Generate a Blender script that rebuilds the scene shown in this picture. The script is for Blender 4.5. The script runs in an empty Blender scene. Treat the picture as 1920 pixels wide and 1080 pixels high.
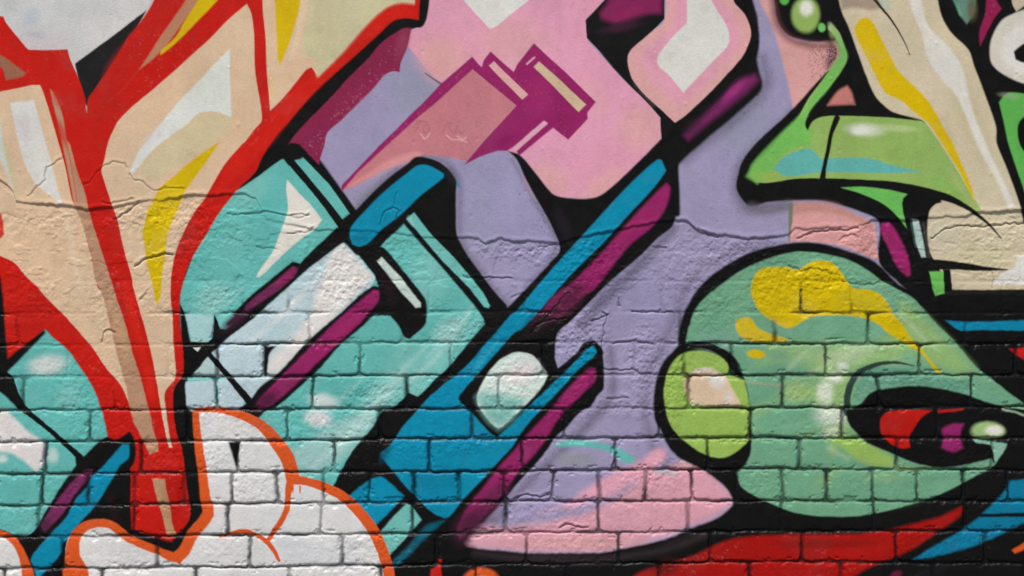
# A painted (graffiti) plaster-and-brick wall, built as one relief sheet on a solid wall.
# Units: metres.  Mural coordinates are millimetre-like "units" on the wall face, 1 unit = S metres.
import bpy, math
import numpy as np
import time as _t; _T0=_t.time()
def tick(n): print('TICK',n,round(_t.time()-_T0,1))

S = 0.0014                     # metres per mural unit
W, H = 1920, 1080              # the mural field that the camera frames
ZC = 1.74                      # height of the centre of that field
GROUND_Y = 540 + ZC / S        # mural y of the pavement
rng = np.random.default_rng(7)

# ------------------------------------------------------------------ grid
def axis(lo, hi, a, b, step):
    mid = np.arange(a, b + 0.01, step)
    def grow(start, end, sgn):
        out, p, s = [], start, step
        while (end - p) * sgn > 0:
            s = min(s * 1.03, 7.0) if abs(p - start) > 60 else s * 1.004
            p += sgn * s
            out.append(p)
        out[-1] = end
        return out
    return np.array(grow(a, lo, -1)[::-1] + list(mid) + grow(b, hi, 1))

STEP = 1.5
xs = axis(-900, W + 900, -24, W + 24, STEP)
ys = axis(-950, GROUND_Y, -18, H + 18, STEP)
NX, NY = len(xs), len(ys)
X0, Y0 = np.meshgrid(xs, ys)
X0 = X0.astype(np.float32); Y0 = Y0.astype(np.float32)

def mirror(v, n):
    v = np.mod(v, 2 * n)
    return np.where(v > n, 2 * n - v, v)

def hashgrid(n, seed):
    return np.random.default_rng(seed).random((n, n)).astype(np.float32)
_tables = {}
def vnoise(X, Y, scale, seed, octaves=1, gain=0.5):
    """smooth value noise in -1..1"""
    out = np.zeros_like(X); amp = 1.0; tot = 0
    for o in range(octaves):
        key = seed + 31 * o
        if key not in _tables: _tables[key] = hashgrid(512, key)
        T = _tables[key]
        u = X / scale + 71.3 * (o + 1); v = Y / scale + 37.7 * (o + 1)
        iu = np.floor(u).astype(np.int32); iv = np.floor(v).astype(np.int32)
        fu = u - iu; fv = v - iv
        fu = fu * fu * (3 - 2 * fu); fv = fv * fv * (3 - 2 * fv)
        a = T[iv & 511, iu & 511]; b = T[iv & 511, (iu + 1) & 511]
        c = T[(iv + 1) & 511, iu & 511]; d = T[(iv + 1) & 511, (iu + 1) & 511]
        out += amp * ((a * (1 - fu) + b * fu) * (1 - fv) + (c * (1 - fu) + d * fu) * fv * 1.0 - 0.5) * 2
        tot += amp; amp *= gain; scale *= 0.5
    return (out / tot).astype(np.float32)

def sstep(a, b, v):
    t = np.clip((v - a) / (b - a), 0, 1)
    return t * t * (3 - 2 * t)

# mural lookup coordinates: continued beyond the field, with a slight hand wobble
OX = X0 - np.clip(X0, 0, W); OY = Y0 - np.clip(Y0, 0, H)          # how far outside the framed field
XM = mirror(X0 + .45 * OX + .9 * np.abs(OY), W).astype(np.float32)
YM = mirror(Y0 + .35 * OY + .8 * np.abs(OX), H).astype(np.float32)
lower = sstep(400, 640, Y0)
WX = XM + vnoise(X0, Y0, 9, 11, 2) * (0.35 + .55 * lower) + vnoise(X0, Y0, 60, 12) * 1.2
WY = YM + vnoise(X0, Y0, 9, 13, 2) * (0.35 + .55 * lower) + vnoise(X0, Y0, 60, 14) * 1.2

# ------------------------------------------------------------------ painting tools
def lin(c):
    c = np.array(c, dtype=np.float64) / 255.0
    return np.where(c <= 0.04045, c / 12.92, ((c + 0.055) / 1.055) ** 2.4)

GAIN = 1.12
COL = np.zeros((NY, NX, 3), dtype=np.float32)
LAB = np.zeros((NY, NX), dtype=np.int32)
LABELS = [('brick', 'wall')]          # index -> key
PARTS = {}                            # motif name -> dict(name, label, ids)
_cur = [None]

def motif(key, name, label):
    PARTS[key] = dict(name=name, label=label, items=[])
    _cur[0] = key

def into(key): _cur[0] = key

def new_label(sub, note=None):
    LABELS.append((_cur[0], sub))
    i = len(LABELS) - 1
    PARTS[_cur[0]]['items'].append((i, sub, note))
    return i

def curve(pts, closed=True, n=5, corner=48):
    P = np.array(pts, dtype=float); N = len(P)
    if N < 4: return P
    sharp = np.zeros(N, bool)
    for i in range(N):
        if not closed and i in (0, N - 1): sharp[i] = True; continue
        a = P[i] - P[i - 1]; b = P[(i + 1) % N] - P[i]
        ang = abs(math.degrees(math.atan2(a[0] * b[1] - a[1] * b[0], a @ b)))
        sharp[i] = ang > corner
    out = []
    last = N if closed else N - 1
    for i in range(last):
        p1 = P[i]; p2 = P[(i + 1) % N]; L = np.linalg.norm(p2 - p1)
        def tan(k, q):
            if sharp[k % N]: return p2 - p1
            t = P[(k + 1) % N] - P[(k - 1) % N]
            nrm = np.linalg.norm(t)
            return t / (nrm + 1e-9) * L
        t1 = tan(i, 0); t2 = tan(i + 1, 1)
        for k in range(n):
            s = k / n
            out.append((2*s**3-3*s**2+1)*p1 + (s**3-2*s**2+s)*t1 + (-2*s**3+3*s**2)*p2 + (s**3-s**2)*t2)
    if not closed: out.append(P[-1])
    return np.array(out)

# rows/cols sorted search is impossible on mirrored coordinates, so keep the list of blocks
BLK = 40
_blocks = []
for j in range(0, NY, BLK):
    for i in range(0, NX, BLK):
        sl = (slice(j, min(j + BLK, NY)), slice(i, min(i + BLK, NX)))
        _blocks.append((sl, WX[sl].min(), WX[sl].max(), WY[sl].min(), WY[sl].max()))

def blocks(x0, x1, y0, y1):
    for sl, a, b, c, d in _blocks:
        if b >= x0 and a <= x1 and d >= y0 and c <= y1: yield sl

def poly_sd(px, py, V, reach=20.0):
    # blocks wholly inside or outside are settled at once; near ones only look at near edges
    x0, x1, y0, y1 = float(px.min()), float(px.max()), float(py.min()), float(py.max())
    cx, cy = (x0 + x1) / 2, (y0 + y1) / 2; rad = math.hypot(x1 - x0, y1 - y0) / 2
    V2 = np.roll(V, -1, 0); E = V2 - V; LL = (E ** 2).sum(1) + 1e-12
    t = np.clip(((cx - V[:, 0]) * E[:, 0] + (cy - V[:, 1]) * E[:, 1]) / LL, 0, 1)
    dc = np.hypot(cx - V[:, 0] - t * E[:, 0], cy - V[:, 1] - t * E[:, 1])
    if dc.min() > rad + reach:
        cr = (V[:, 1] > cy) != (V2[:, 1] > cy)
        xi = V[:, 0] + E[:, 0] * (cy - V[:, 1]) / np.where(np.abs(E[:, 1]) < 1e-9, 1e-9, E[:, 1])
        inside = int((cr & (cx < xi)).sum()) % 2
        return -99.0 if inside else None
    near = dc < rad + reach + 1
    yk = (np.maximum(V[:, 1], V2[:, 1]) >= y0) & (np.minimum(V[:, 1], V2[:, 1]) <= y1) & (np.maximum(V[:, 0], V2[:, 0]) >= x0)
    ins = np.zeros(px.shape, bool); dm = np.full(px.shape, 1e4, np.float32)
    for k in np.nonzero(near | yk)[0]:
        ax, ay = V[k].tolist(); bx, by = V2[k].tolist()
        ex, ey = bx - ax, by - ay
        L = ex * ex + ey * ey
        if L < 1e-9: continue
        if near[k]:
            wx = px - ax; wy = py - ay
            t = np.clip((wx * ex + wy * ey) / L, 0, 1)
            dm = np.minimum(dm, (wx - t * ex) ** 2 + (wy - t * ey) ** 2)
        if yk[k] and ay != by:
            c = (ay > py) != (by > py)
            ins ^= c & (px < ex * (py - ay) / ey + ax)
    d = np.sqrt(dm)
    return np.where(ins, -d, d)

def stroke_sd(px, py, V, R):
    dm = np.full(px.shape, 1e9, np.float32)
    V = np.asarray(V).tolist(); R = np.asarray(R).tolist()
    x0, x1, y0, y1 = float(px.min()), float(px.max()), float(py.min()), float(py.max())
    cx, cy = (x0 + x1) / 2, (y0 + y1) / 2; rad = math.hypot(x1 - x0, y1 - y0) / 2
    for k in range(len(V) - 1):
        ax, ay = V[k]; bx, by = V[k + 1]
        ex, ey = bx - ax, by - ay; L = ex * ex + ey * ey
        if L < 1e-9: continue
        tc = min(max(((cx - ax) * ex + (cy - ay) * ey) / L, 0), 1)
        if math.hypot(cx - ax - tc * ex, cy - ay - tc * ey) > rad + max(R[k], R[k + 1]) + 24: continue
        t = np.clip(((px - ax) * ex + (py - ay) * ey) / L, 0, 1)
        d = np.hypot(px - ax - t * ex, py - ay - t * ey) - (R[k] * (1 - t) + R[k + 1] * t)
        dm = np.minimum(dm, d)
    return dm

def apply(sl, sd, col, soft, a, lab):
    if sd is None: return
    if isinstance(sd, float):
        c = COL[sl]; c += (col - c) * a
        if lab: LAB[sl] = lab
        return
    al = sstep(soft, -soft, sd) * a if soft > 0 else (sd < 0) * a
    c = COL[sl]
    c += (col - c) * al[..., None]
    if lab: LAB[sl][(sd < 0)] = lab

def P(col, pts, sub=None, soft=1.0, a=1.0, sharp=False, note=None, clip=None):
    """flat painted field"""
    V = np.array(pts, float) if sharp else curve(pts)
    lab = new_label(sub, note) if sub else 0
    c = (lin(col) * GAIN).astype(np.float32)
    for sl in blocks(V[:, 0].min() - soft, V[:, 0].max() + soft, V[:, 1].min() - soft, V[:, 1].max() + soft):
        apply(sl, poly_sd(WX[sl], WY[sl], V, soft + 1), c, soft, a, lab)

def L(col, pts, sub=None, soft=1.0, a=1.0, note=None, sharp=False):
    """sprayed line: points are (x, y, width)"""
    A = np.array(pts, float)
    if sharp or len(A) < 4: V = A[:, :2]; R = A[:, 2] / 2
    else:
        V = curve(A[:, :2], closed=False, n=5, corner=80)
        R = np.interp(np.linspace(0, len(A) - 1, len(V)), np.arange(len(A)), A[:, 2] / 2)
    lab = new_label(sub, note) if sub else 0
    c = (lin(col) * GAIN).astype(np.float32); m = R.max() + soft
    for sl in blocks(V[:, 0].min() - m, V[:, 0].max() + m, V[:, 1].min() - m, V[:, 1].max() + m):
        apply(sl, stroke_sd(WX[sl], WY[sl], V, R), c, soft, a, lab)

def B(col, cx, cy, rx, ry, ang=0, a=1.0, hard=0.3, sub=None, note=None):
    """blown-out spray spot (soft) or a dot (hard near 1)"""
    lab = new_label(sub, note) if sub else 0
    c = (lin(col) * GAIN).astype(np.float32); m = max(rx, ry) * 1.4
    ca, sa = math.cos(math.radians(ang)), math.sin(math.radians(ang))
    for sl in blocks(cx - m, cx + m, cy - m, cy + m):
        dx = WX[sl] - cx; dy = WY[sl] - cy
        r = np.hypot((dx * ca + dy * sa) / rx, (-dx * sa + dy * ca) / ry)
        al = sstep(1.25, hard, r) * a
        cc = COL[sl]; cc += (c - cc) * al[..., None]
        if lab: LAB[sl][r < 0.8 + 0.2 * hard] = lab

# ------------------------------------------------------------------ paint colours (sRGB)
LAV = (155, 149, 184); LAVG = (146, 150, 174)
BLK_ = (19, 18, 19); BLKP = (15, 15, 15)
RED = (192, 26, 16); REDB = (208, 34, 20); REDD = (160, 20, 14)
BEI = (214, 186, 156); OLI = (197, 190, 152); WHI = (216, 215, 211); YEL = (209, 179, 6)
BRN = (178, 140, 106)
PNK = (221, 156, 182); SAL = (217, 165, 165); MAG = (146, 34, 98); MAR = (134, 36, 74)
TUR = (99, 183, 178); TURL = (152, 205, 200); PALE = (184, 208, 216); BLU = (0, 136, 172)
GRN = (143, 177, 95); GRB = (105, 182, 88); SAG = (112, 166, 138); CRM = (201, 190, 163)
ORG = (212, 86, 34)
COL[:] = (lin(LAV) * GAIN)

PARTS['wall'] = None
# ---- lavender ground variations (part of the bare wall coat)
B(LAVG, 790, 190, 60, 90, -40, 0.7)
B((158, 152, 192), 1350, 330, 60, 60, 0, 0.5)
B(LAVG, 1400, 240, 60, 60, 0, 0.6)
B((140, 134, 170), 1180, 560, 150, 90, 0, 0.4)
B(LAVG, 900, 420, 40, 90, 0, 0.4)
B((150, 150, 172), 700, 370, 60, 30, -40, 0.6)

HZ = (58, 54, 66)
L(HZ, [(1430,108,8),(1437,158,14),(1394,210,16),(1328,262,14),(1285,302,10)], soft=17, a=.55)
L(HZ, [(1262,430,16),(1200,495,22),(1130,565,22),(1090,610,14)], soft=13, a=.55)
L(HZ, [(1145,655,10),(1148,735,14),(1112,785,16),(1060,838,16),(980,915,14),(930,975,12)], soft=13, a=.55)
L(HZ, [(1440,452,12),(1360,482,12),(1300,520,12),(1262,600,12),(1240,655,12),(1216,700,10),(1212,780,12),(1240,855,14),(1320,905,14)], soft=17, a=.45)
L(HZ, [(1506,190,8),(1446,254,12),(1390,308,14),(1384,358,22),(1404,388,20),(1470,382,12)], soft=17, a=.6)
L(HZ, [(664,393,6),(733,326,10),(779,293,8),(830,302,8),(861,338,8),(864,440,6),(896,500,6),(953,570,6)], soft=11, a=.5)
L(HZ, [(960,300,6),(985,345,6),(1018,402,8),(1042,452,8),(1030,490,8),(985,540,8)], soft=8, a=.45)
for k in range(260):
    x0, y0, x1, y1 = [(1440,110,1402,215),(1262,440,1100,600),(1150,700,940,970),(1300,520,1215,760),(1380,300,1400,402),(660,388,776,288),(1000,360,1040,455)][k % 7]
    t = rng.random(); B((50,46,56), x0 + (x1-x0)*t + rng.normal() * 13, y0 + (y1-y0)*t + rng.normal() * 13, .8 + 1.1 * rng.random(), .8 + 1.1 * rng.random(), 0, .5)
P(BLKP, [(-60,-60),(805,-60),(790,48),(745,66),(600,212),(568,262),(600,300),(668,396),(735,330),(785,300),(850,335),(857,440),(950,575),(1040,690),(1000,860),(880,1010),(900,1040),(900,1160),(-60,1160)], soft=3)
L(BLKP, [(1165,-40,30),(1125,40,22),(1130,85,22),(1186,150,26),(1238,215,30),(1255,240,40),(1262,290,20),(1268,400,14)], soft=3)
L(BLKP, [(1385,-40,30),(1402,30,30),(1408,90,30),(1380,140,30),(1262,235,30)], soft=3)
L(BLKP, [(800,-40,14),(795,45,10),(770,52,6)], soft=2)
# ================================================================== white ground, top left
motif('whiteground', 'painted_panel', 'pale grey white painted panel behind the red letter')
P((200, 202, 203), [(-60,-60),(330,-60),(300,60),(160,230),(-60,230)], 'panel')
B((178,188,198), 60, 32, 20, 26, 20, 0.7); B((205,192,200), 80, 78, 60, 24, 0, 0.6); B((190,196,198), 150, 20, 70, 22, 0, .5)
B((214,214,214), 200, 60, 50, 40, 0, .6); B((186,192,192), 10, 8, 30, 25, 0, .6)
B((172,178,184), 70, 66, 24, 8, 0, .5)
P((30,30,31), [(277,18),(210,68),(141,119),(148,150),(163,200),(180,172),(225,100),(262,45)], 'shadow', note='black wedge')

# ================================================================== pink letter
motif('pink', 'painted_letter', 'pink graffiti letter with white highlights and magenta boxes')
P(PNK, [(808,-60),(800,35),(788,50),(772,55),(763,82),(780,105),(800,130),(826,158),(880,230),(955,285),(975,292),(1000,320),(1035,362),(1050,369),(1090,373),(1118,370),(1137,359),(1180,320),(1240,262),(1239,222),(1200,180),(1150,130),(1102,78),(1097,38),(1140,-5),(1150,-60)], 'face', sharp=True)
B(SAL, 830, 110, 60, 50, 40, .9); B(SAL, 960, 80, 80, 60, 0, .6); B(SAL, 1200, 240, 50, 50, 0, .8); B(SAL, 1030, 340, 50, 40, 30, .8)
B((222,168,168), 1130, 350, 60, 25, -40, .8); B(SAL, 1110, 180, 30, 50, -40, .4)
P(WHI, [(862,-20),(870,2),(918,55),(932,50),(962,25),(992,0),(1000,-20)], 'highlight', sharp=True, note='white diamond tip')
# magenta area left
P(MAR, [(757,53),(772,54),(763,90),(752,120),(750,137),(737,135),(720,142),(700,165),(670,195),(640,225),(615,248),(608,275),(600,300),(597,325),(560,290),(530,285),(560,245),(600,205),(650,150),(690,108),(715,80),(740,62)], 'shadow', note='maroon shadow panel')
B((146,62,90), 755, 80, 14, 34, 20, .7); B((120,40,80), 588, 258, 20, 14, 0, .5); B((148,40,84), 680, 170, 60, 14, -45, .5)
for k in range(170):
    t = rng.random(); x = 560 + 190 * t + rng.normal() * 12; y = 300 - 210 * t + rng.normal() * 22
    if (x - 757) + (y - 53) * .82 < 80 and y > 300 - 1.16 * (x - 545): B((186,120,142) if k % 3 else (90,24,52), x, y, .9 + rng.random(), .9 + rng.random(), 0, .5)
L((60,60,80), [(798,138,2),(812,148,3),(828,158,4)], soft=1.5, a=.8)
# box
P((193,122,132), [(887,128),(968,198),(927,243),(897,277),(875,302),(845,296),(790,290),(740,305),(700,330),(665,350),(640,358),(690,300),(773,228)], 'box_face', note='dusty pink box side', soft=1.5, sharp=True)
L((218,150,150), [(780,292,18),(730,308,16),(690,330,9),(655,350,3)], soft=6, a=.8)
B((188,120,134), 880, 215, 44, 50, 40, .5)
SC = (140,92,98)
for pts in [[(774,240),(786,227),(800,229)],[(788,228),(783,240),(777,247)],[(800,232),(793,240),(795,249),(803,250),(806,240),(801,232)],[(840,230),(835,240),(830,249)],[(838,231),(848,230),(842,239),(850,250)],[(859,236),(854,250)],[(861,246),(866,252),(871,244)],[(893,228),(894,238)]]:
    L(SC, [(x,y,1.6) for x,y in pts], soft=1.2, a=.6, sharp=True)
for pts in [[(788,252),(796,261),(803,257),(806,250)],[(838,254),(848,262),(862,262),(876,266)],[(858,255),(868,262),(875,257)]]:
    L((226,178,174), [(x,y,2.2) for x,y in pts], soft=1.2, a=.8, sharp=True)
P(MAG, [(1002,82),(1117,192),(1101,213),(1102,224),(1065,262),(1037,240),(973,293),(968,284),(1027,232),(1020,227),(962,277),(950,283),(933,283),(900,294),(870,309),(897,277),(927,243),(968,198),(887,130),(773,230),(715,283),(672,322),(638,362),(640,347),(715,270),(790,196),(823,160),(885,107),(899,122),(904,126),(907,113),(920,97),(963,134),(970,120)], 'box_edge', sharp=True, note='magenta box with long pointed edge')
B((165,40,106), 1010, 180, 34, 40, 0, .5); B((132,26,86), 950, 262, 26, 10, -30, .6); B((140,28,86), 1060, 225, 22, 16, 0, .5)
for k in range(160):
    t = rng.random(); x, y = (900 + 160 * t + rng.normal() * 12, 118 + 90 * t + rng.normal() * 16) if k % 2 else (720 + 160 * t, 272 - 150 * t + rng.normal() * 3)
    B((190,96,140), x, y, .8 + .8 * rng.random(), .8 + .8 * rng.random(), 0, .35)
P(SAL, [(927,115),(990,177),(979,187),(917,123)], 'highlight', sharp=True, note='thin pink bar')
P((203,180,150), [(1010,115),(1099,197),(1085,211),(1000,125)], 'highlight', sharp=True, note='pale sand bar on the magenta box')
L((222,165,180), [(987,120,3),(1002,108,3)], soft=1); L(MAG, [(990,121,1.5),(1004,110,1.5)], soft=1)
P((221,165,182), [(1020,227),(1027,232),(968,284),(962,277)], None, sharp=True)
# dark crevice
P(BLK_, [(1134,-60),(1132,0),(1097,38),(1100,72),(1135,110),(1185,160),(1237,222),(1240,262),(1262,290),(1300,250),(1265,231),(1242,210),(1210,180),(1187,150),(1180,132),(1177,108),(1185,92),(1222,60),(1246,35),(1246,-60)], 'shadow', note='black crevice', sharp=True)
P((128,34,86), [(1145,-60),(1241,-60),(1240,24),(1215,26),(1180,38),(1155,44),(1128,36),(1125,24),(1140,2)], 'shadow', soft=8, note='purple glow')
B((70,34,60), 1165, 50, 46, 12, -14, .6); B((150,36,90), 1180, 24, 34, 10, -20, .5)
L((110,105,105), [(1195,160,8),(1185,115,14)], soft=7, a=.35)
L((90,85,88), [(1198,170,3),(1225,200,3)], soft=4, a=.5)
# ring
P(BLKP, [(1370,-60),(1404,-60),(1406,0),(1415,18),(1420,34),(1422,75),(1420,112),(1426,140),(1430,155),(1427,170),(1410,188),(1372,222),(1335,252),(1310,275),(1285,297),(1270,315),(1266,340),(1264,372),(1266,410),(1240,420),(1225,300),(1262,236)], 'outline', soft=4, note='black right outline')
P(SAL, [(1246,-60),(1246,35),(1222,60),(1185,92),(1177,108),(1180,132),(1187,150),(1210,180),(1265,231),(1290,213),(1340,165),(1390,110),(1404,82),(1408,65),(1404,45),(1395,25),(1375,0),(1368,-60)], 'face', note='pink ring')
P(PNK, [(1262,-60),(1264,40),(1245,62),(1212,90),(1200,110),(1208,135),(1240,170),(1275,200),(1300,180),(1350,128),(1382,95),(1388,65),(1376,30),(1352,0),(1350,-60)], soft=12, a=.8)
P(WHI, [(1287,-60),(1287,45),(1267,63),(1242,92),(1232,110),(1235,125),(1255,143),(1281,175),(1290,165),(1335,118),(1365,87),(1368,65),(1360,43),(1342,15),(1322,-20),(1315,-60)], 'highlight', note='white centre')
P((118,38,95), [(1415,140),(1422,150),(1400,172),(1360,205),(1325,232),(1290,262),(1282,255),(1310,228),(1350,188),(1385,152)], 'shadow', soft=9, note='purple bar')
B((156,48,122), 1375, 172, 34, 9, -42, .9); B((60,30,52), 1300, 240, 26, 14, -40, .5)

# ================================================================== blue bar assembly
motif('bar', 'painted_bar', 'long blue and magenta diagonal bar outlined in black')
P(BLKP, [(952,283),(968,300),(985,335),(1022,400),(1045,450),(1048,470),(1035,487),(992,535),(960,568),(945,582),(910,607),(880,640),(842,687),(782,744),(740,765),(697,805),(655,855),(625,912),(600,935),(640,1000),(740,1160),(1000,1160),(860,1040),(875,1005),(902,975),(925,950),(955,920),(1005,870),(1027,842),(1045,815),(1060,803),(1085,775),(1107,762),(1122,740),(1132,728),(1130,657),(1122,645),(1110,639),(1095,642),(1082,660),(1047,690),(1042,680),(1042,640),(1047,622),(1070,602),(1095,577),(1110,562),(1135,537),(1167,507),(1205,475),(1235,445),(1264,418),(1266,340),(1262,300),(1250,262),(1240,260),(1180,320),(1137,359),(1118,370),(1090,373),(1050,369),(1035,362),(1000,320),(975,292)], 'outline', soft=2)
B((38,32,42), 1055, 420, 14, 40, -20, .6)
P(BLU, [(1232,300),(1240,300),(1249,320),(1235,340),(1210,370),(1172,410),(1135,450),(1097,487),(1055,530),(1010,585),(980,615),(962,625),(937,655),(905,690),(860,740),(862,752),(880,768),(920,810),(932,818),(960,790),(997,757),(1035,722),(1072,685),(1100,655),(1112,648),(1117,655),(1116,664),(1090,687),(1060,720),(1022,760),(985,800),(962,835),(930,870),(905,897),(867,937),(842,968),(830,970),(805,957),(785,937),(765,917),(740,887),(722,865),(712,852),(730,837),(742,822),(755,800),(780,772),(802,747),(830,722),(870,690),(905,650),(930,622),(955,592),(970,582),(1003,542),(1047,490),(1095,437),(1135,395),(1185,342)], 'face', soft=2, note='blue bar')
L((0,146,184), [(1225,318,10),(1150,400,14),(1060,500,14)], soft=10, a=.5); B((10,150,188), 1092, 462, 36, 7, -45, .4)
L((60,170,200), [(935,640,6),(905,670,12),(890,695,10)], soft=6, a=.55)
B((0,118,152), 820, 900, 60, 30, 0, .5); B((0,140,178), 800, 830, 60, 30, 0, .4)
for (x,y) in [(720,850),(715,862),(728,840),(708,856)]: B((10,60,80), x, y, 14, 12, 0, .5)
L(BLKP, [(985,650,0),(960,630,0)], a=0)
P(BLKP, [(858,746),(880,718),(910,690),(950,650),(985,636),(1020,640),(1040,670),(1045,692),(1035,712),(1000,752),(960,795),(932,820),(915,808),(880,770),(862,753)], 'outline', soft=2)
P((205,222,216), [(985,662),(1000,668),(1015,685),(1028,703),(1020,720),(1005,740),(980,765),(960,783),(945,797),(935,803),(925,797),(910,780),(897,762),(893,745),(900,725),(915,700),(935,678),(955,665),(970,661)], 'highlight', soft=2, note='white and aqua drop')
B((222,215,216), 975, 700, 42, 24, -20, .9)
P((116,184,176), [(893,745),(905,735),(930,738),(965,745),(985,748),(960,785),(935,803),(910,782)], soft=12, a=.9)
L((150,150,155), [(1005,690,2),(1010,705,3),(1012,715,2)], soft=2, a=.5)
P(MAG, [(1250,344),(1256,352),(1252,377),(1242,400),(1217,430),(1185,455),(1160,482),(1135,515),(1115,540),(1085,560),(1050,590),(1015,612),(995,610),(1010,588),(1050,545),(1067,535),(1110,492),(1167,432),(1197,397),(1235,357)], 'shadow', soft=4, note='magenta side')
B((84,32,58), 1060, 565, 60, 24, -42, .9); B((28,20,24), 1010, 608, 50, 22, -40, .95); B((158,40,98), 1180, 430, 60, 12, -45, .5)
P(MAG, [(1105,690),(1116,690),(1116,712),(1085,745),(1065,765),(1042,790),(1025,820),(1005,848),(980,875),(940,925),(905,970),(880,1000),(862,1010),(858,990),(885,938),(905,915),(937,874),(960,850),(987,817),(1035,765),(1072,722)], 'shadow', soft=4, note='magenta side')
B((160,44,104), 1075, 735, 40, 9, -48, .5); B((64,28,52), 885, 985, 48, 34, -48, .9); B((86,34,66), 925, 935, 44, 24, -48, .75); B((118,36,84), 1000, 830, 40, 14, -48, .4); B((150,56,110), 985, 850, 24, 10, -48, .5)
L((90,80,84), [(1005,620,3),(1020,600,4),(1050,598,3)], soft=4, a=.35)

# ================================================================== turquoise letter, middle
motif('turq', 'painted_letter', 'turquoise graffiti letter with thick black outlines, centre')
P(TUR, [(436,362),(480,335),(530,298),(568,284),(668,403),(655,420),(665,450),(700,480),(740,430),(760,400),(775,398),(945,580),(910,607),(880,640),(842,687),(782,744),(697,805),(655,855),(625,912),(600,925),(560,890),(520,840),(470,790),(358,770),(345,650),(338,600),(340,545),(362,480),(390,425),(410,400)], 'face')
B(TURL, 470, 360, 50, 30, -35, .3); B((84,172,170), 500, 400, 36, 70, 20, .4)
B(TURL, 395, 560, 50, 30, -40, .55); B((120,196,190), 430, 470, 40, 60, 30, .3)
P((164,206,208), [(346,590),(401,590),(402,612),(396,632),(385,644),(360,644),(352,610)], soft=3)
P(PALE, [(345,716),(404,712),(404,768),(350,770)], soft=2); P(PALE, [(408,712),(430,712),(456,742),(458,764),(440,768),(408,766)], soft=3)
P((178,203,205), [(391,666),(426,707),(358,708)], soft=2)
L((150,206,202), [(440,560,8),(400,590,10)], soft=6, a=.5); L((160,212,208), [(455,540,5),(385,580,7)], soft=4, a=.5)
B((150,206,202), 800, 520, 40, 60, 0, .3); B((165,205,200), 840, 620, 40, 26, -40, .6)
P(TURL, [(900,600),(850,680),(790,735),(720,760),(690,745),(750,700),(830,630),(870,590)], soft=20, a=.35)
P(TURL, [(760,640),(790,650),(700,790),(640,850),(600,840),(690,740)], soft=18, a=.4)
P((178,208,206), [(690,770),(710,790),(640,860),(590,885),(555,880),(545,845),(600,815)], soft=16, a=.6)
B((208,220,218), 606, 752, 34, 17, 10, .9); B((218,218,218), 597, 785, 30, 19, 8, .95)
B((84,168,165), 655, 730, 40, 30, 0, .35); B((92,174,170), 720, 610, 40, 20, -20, .4); B((84,160,158), 600, 700, 30, 26, -45, .4)
# white shard
P((222,219,211), [(539,338),(545,345),(562,365),(582,385),(604,412),(592,427),(555,455),(525,482),(487,519),(480,520),(485,508),(512,470),(527,432),(539,395),(536,355)], 'highlight', soft=1.8, note='white shard')
L((120,190,186), [(480,520,2),(500,505,2)], soft=2, a=.3)
# pale band
P(PALE, [(640,452),(668,475),(705,520),(690,548),(635,592),(580,642),(522,702),(478,744),(468,750),(398,664),(412,645),(425,632),(480,592),(540,538),(600,485)], 'face', soft=2, note='pale blue band')
P((220,218,215), [(640,456),(700,518),(665,555),(615,600),(592,600),(590,560),(606,515),(620,480)], soft=7, a=1)
P((220,216,215), [(640,560),(630,590),(580,640),(520,700),(498,700),(505,672),(540,640),(575,600),(600,570)], soft=9, a=.9)
B((150,195,200), 510, 620, 34, 24, 0, .3); B((198,214,218), 455, 650, 40, 20, 0, .4)
for (x0,y0,x1,y1,w_,a_) in [(655,520,575,605,8,.5),(640,560,560,640,12,.6),(600,520,520,600,10,.35),(590,600,505,690,9,.5),(560,560,470,640,14,.3)]:
    L((226,226,224), [(x0,y0,w_),(x1,y1,w_*.7)], soft=4, a=a_)
for (x0,y0,x1,y1,w_,a_) in [(880,590,800,670,8,.4),(850,640,770,715,10,.45),(800,650,700,750,9,.35),(760,700,660,800,8,.45),(735,735,640,840,12,.4),(690,700,590,790,7,.3),(660,805,580,880,14,.45),(700,760,610,860,6,.5),(640,790,560,850,7,.4),(900,560,860,600,8,.4)]:
    L((178,214,210), [(x0,y0,w_*.6),((x0+x1)/2,(y0+y1)/2,w_),(x1,y1,w_*.5)], soft=5, a=a_)
for (x0,y0,x1,y1,w_,a_) in [(820,600,740,690,12,.35),(720,690,640,770,12,.4),(640,700,560,760,14,.4),(860,560,830,580,14,.3)]:
    L((78,164,162), [(x0,y0,w_*.6),(x1,y1,w_)], soft=7, a=a_)
# black strokes
P(BLKP, [(632,426),(660,448),(642,456),(610,480),(576,506),(540,538),(512,562),(480,592),(425,634),(412,647),(385,676),(360,704),(350,713),(349,740),(353,768),(362,775),(362,810),(366,860),(372,897),(377,945),(379,961),(350,997),(327,1035),(300,1027),(262,1010),(232,995),(225,988),(295,1000),(320,1010),(355,972),(350,910),(342,847),(332,810),(326,770),(327,730),(342,705),(341,640),(336,567),(347,590),(357,640),(390,642),(398,632),(402,604),(414,616),(440,585),(480,546),(520,512),(548,490),(562,494),(585,470)], 'outline', soft=1.8)
P(BLKP, [(401,588),(407,600),(412,620),(425,612),(436,603),(441,596),(452,600),(420,640),(392,648),(398,632)], soft=1.5)
P((120,198,194), [(406,596),(425,587),(440,592),(438,602),(424,616),(412,616)], soft=1.8)
P(BLKP, [(494,648),(518,648),(505,662),(500,706),(494,706)], soft=2)
L(BLKP, [(392,664,10),(428,705,11),(466,750,14)], 'outline', sharp=True)
P((226,228,228), [(362,651),(377,651),(370,659)], sharp=True)
P(BLKP, [(445,768),(462,756),(478,742),(492,756),(480,792),(462,778)], None, soft=2)
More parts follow.
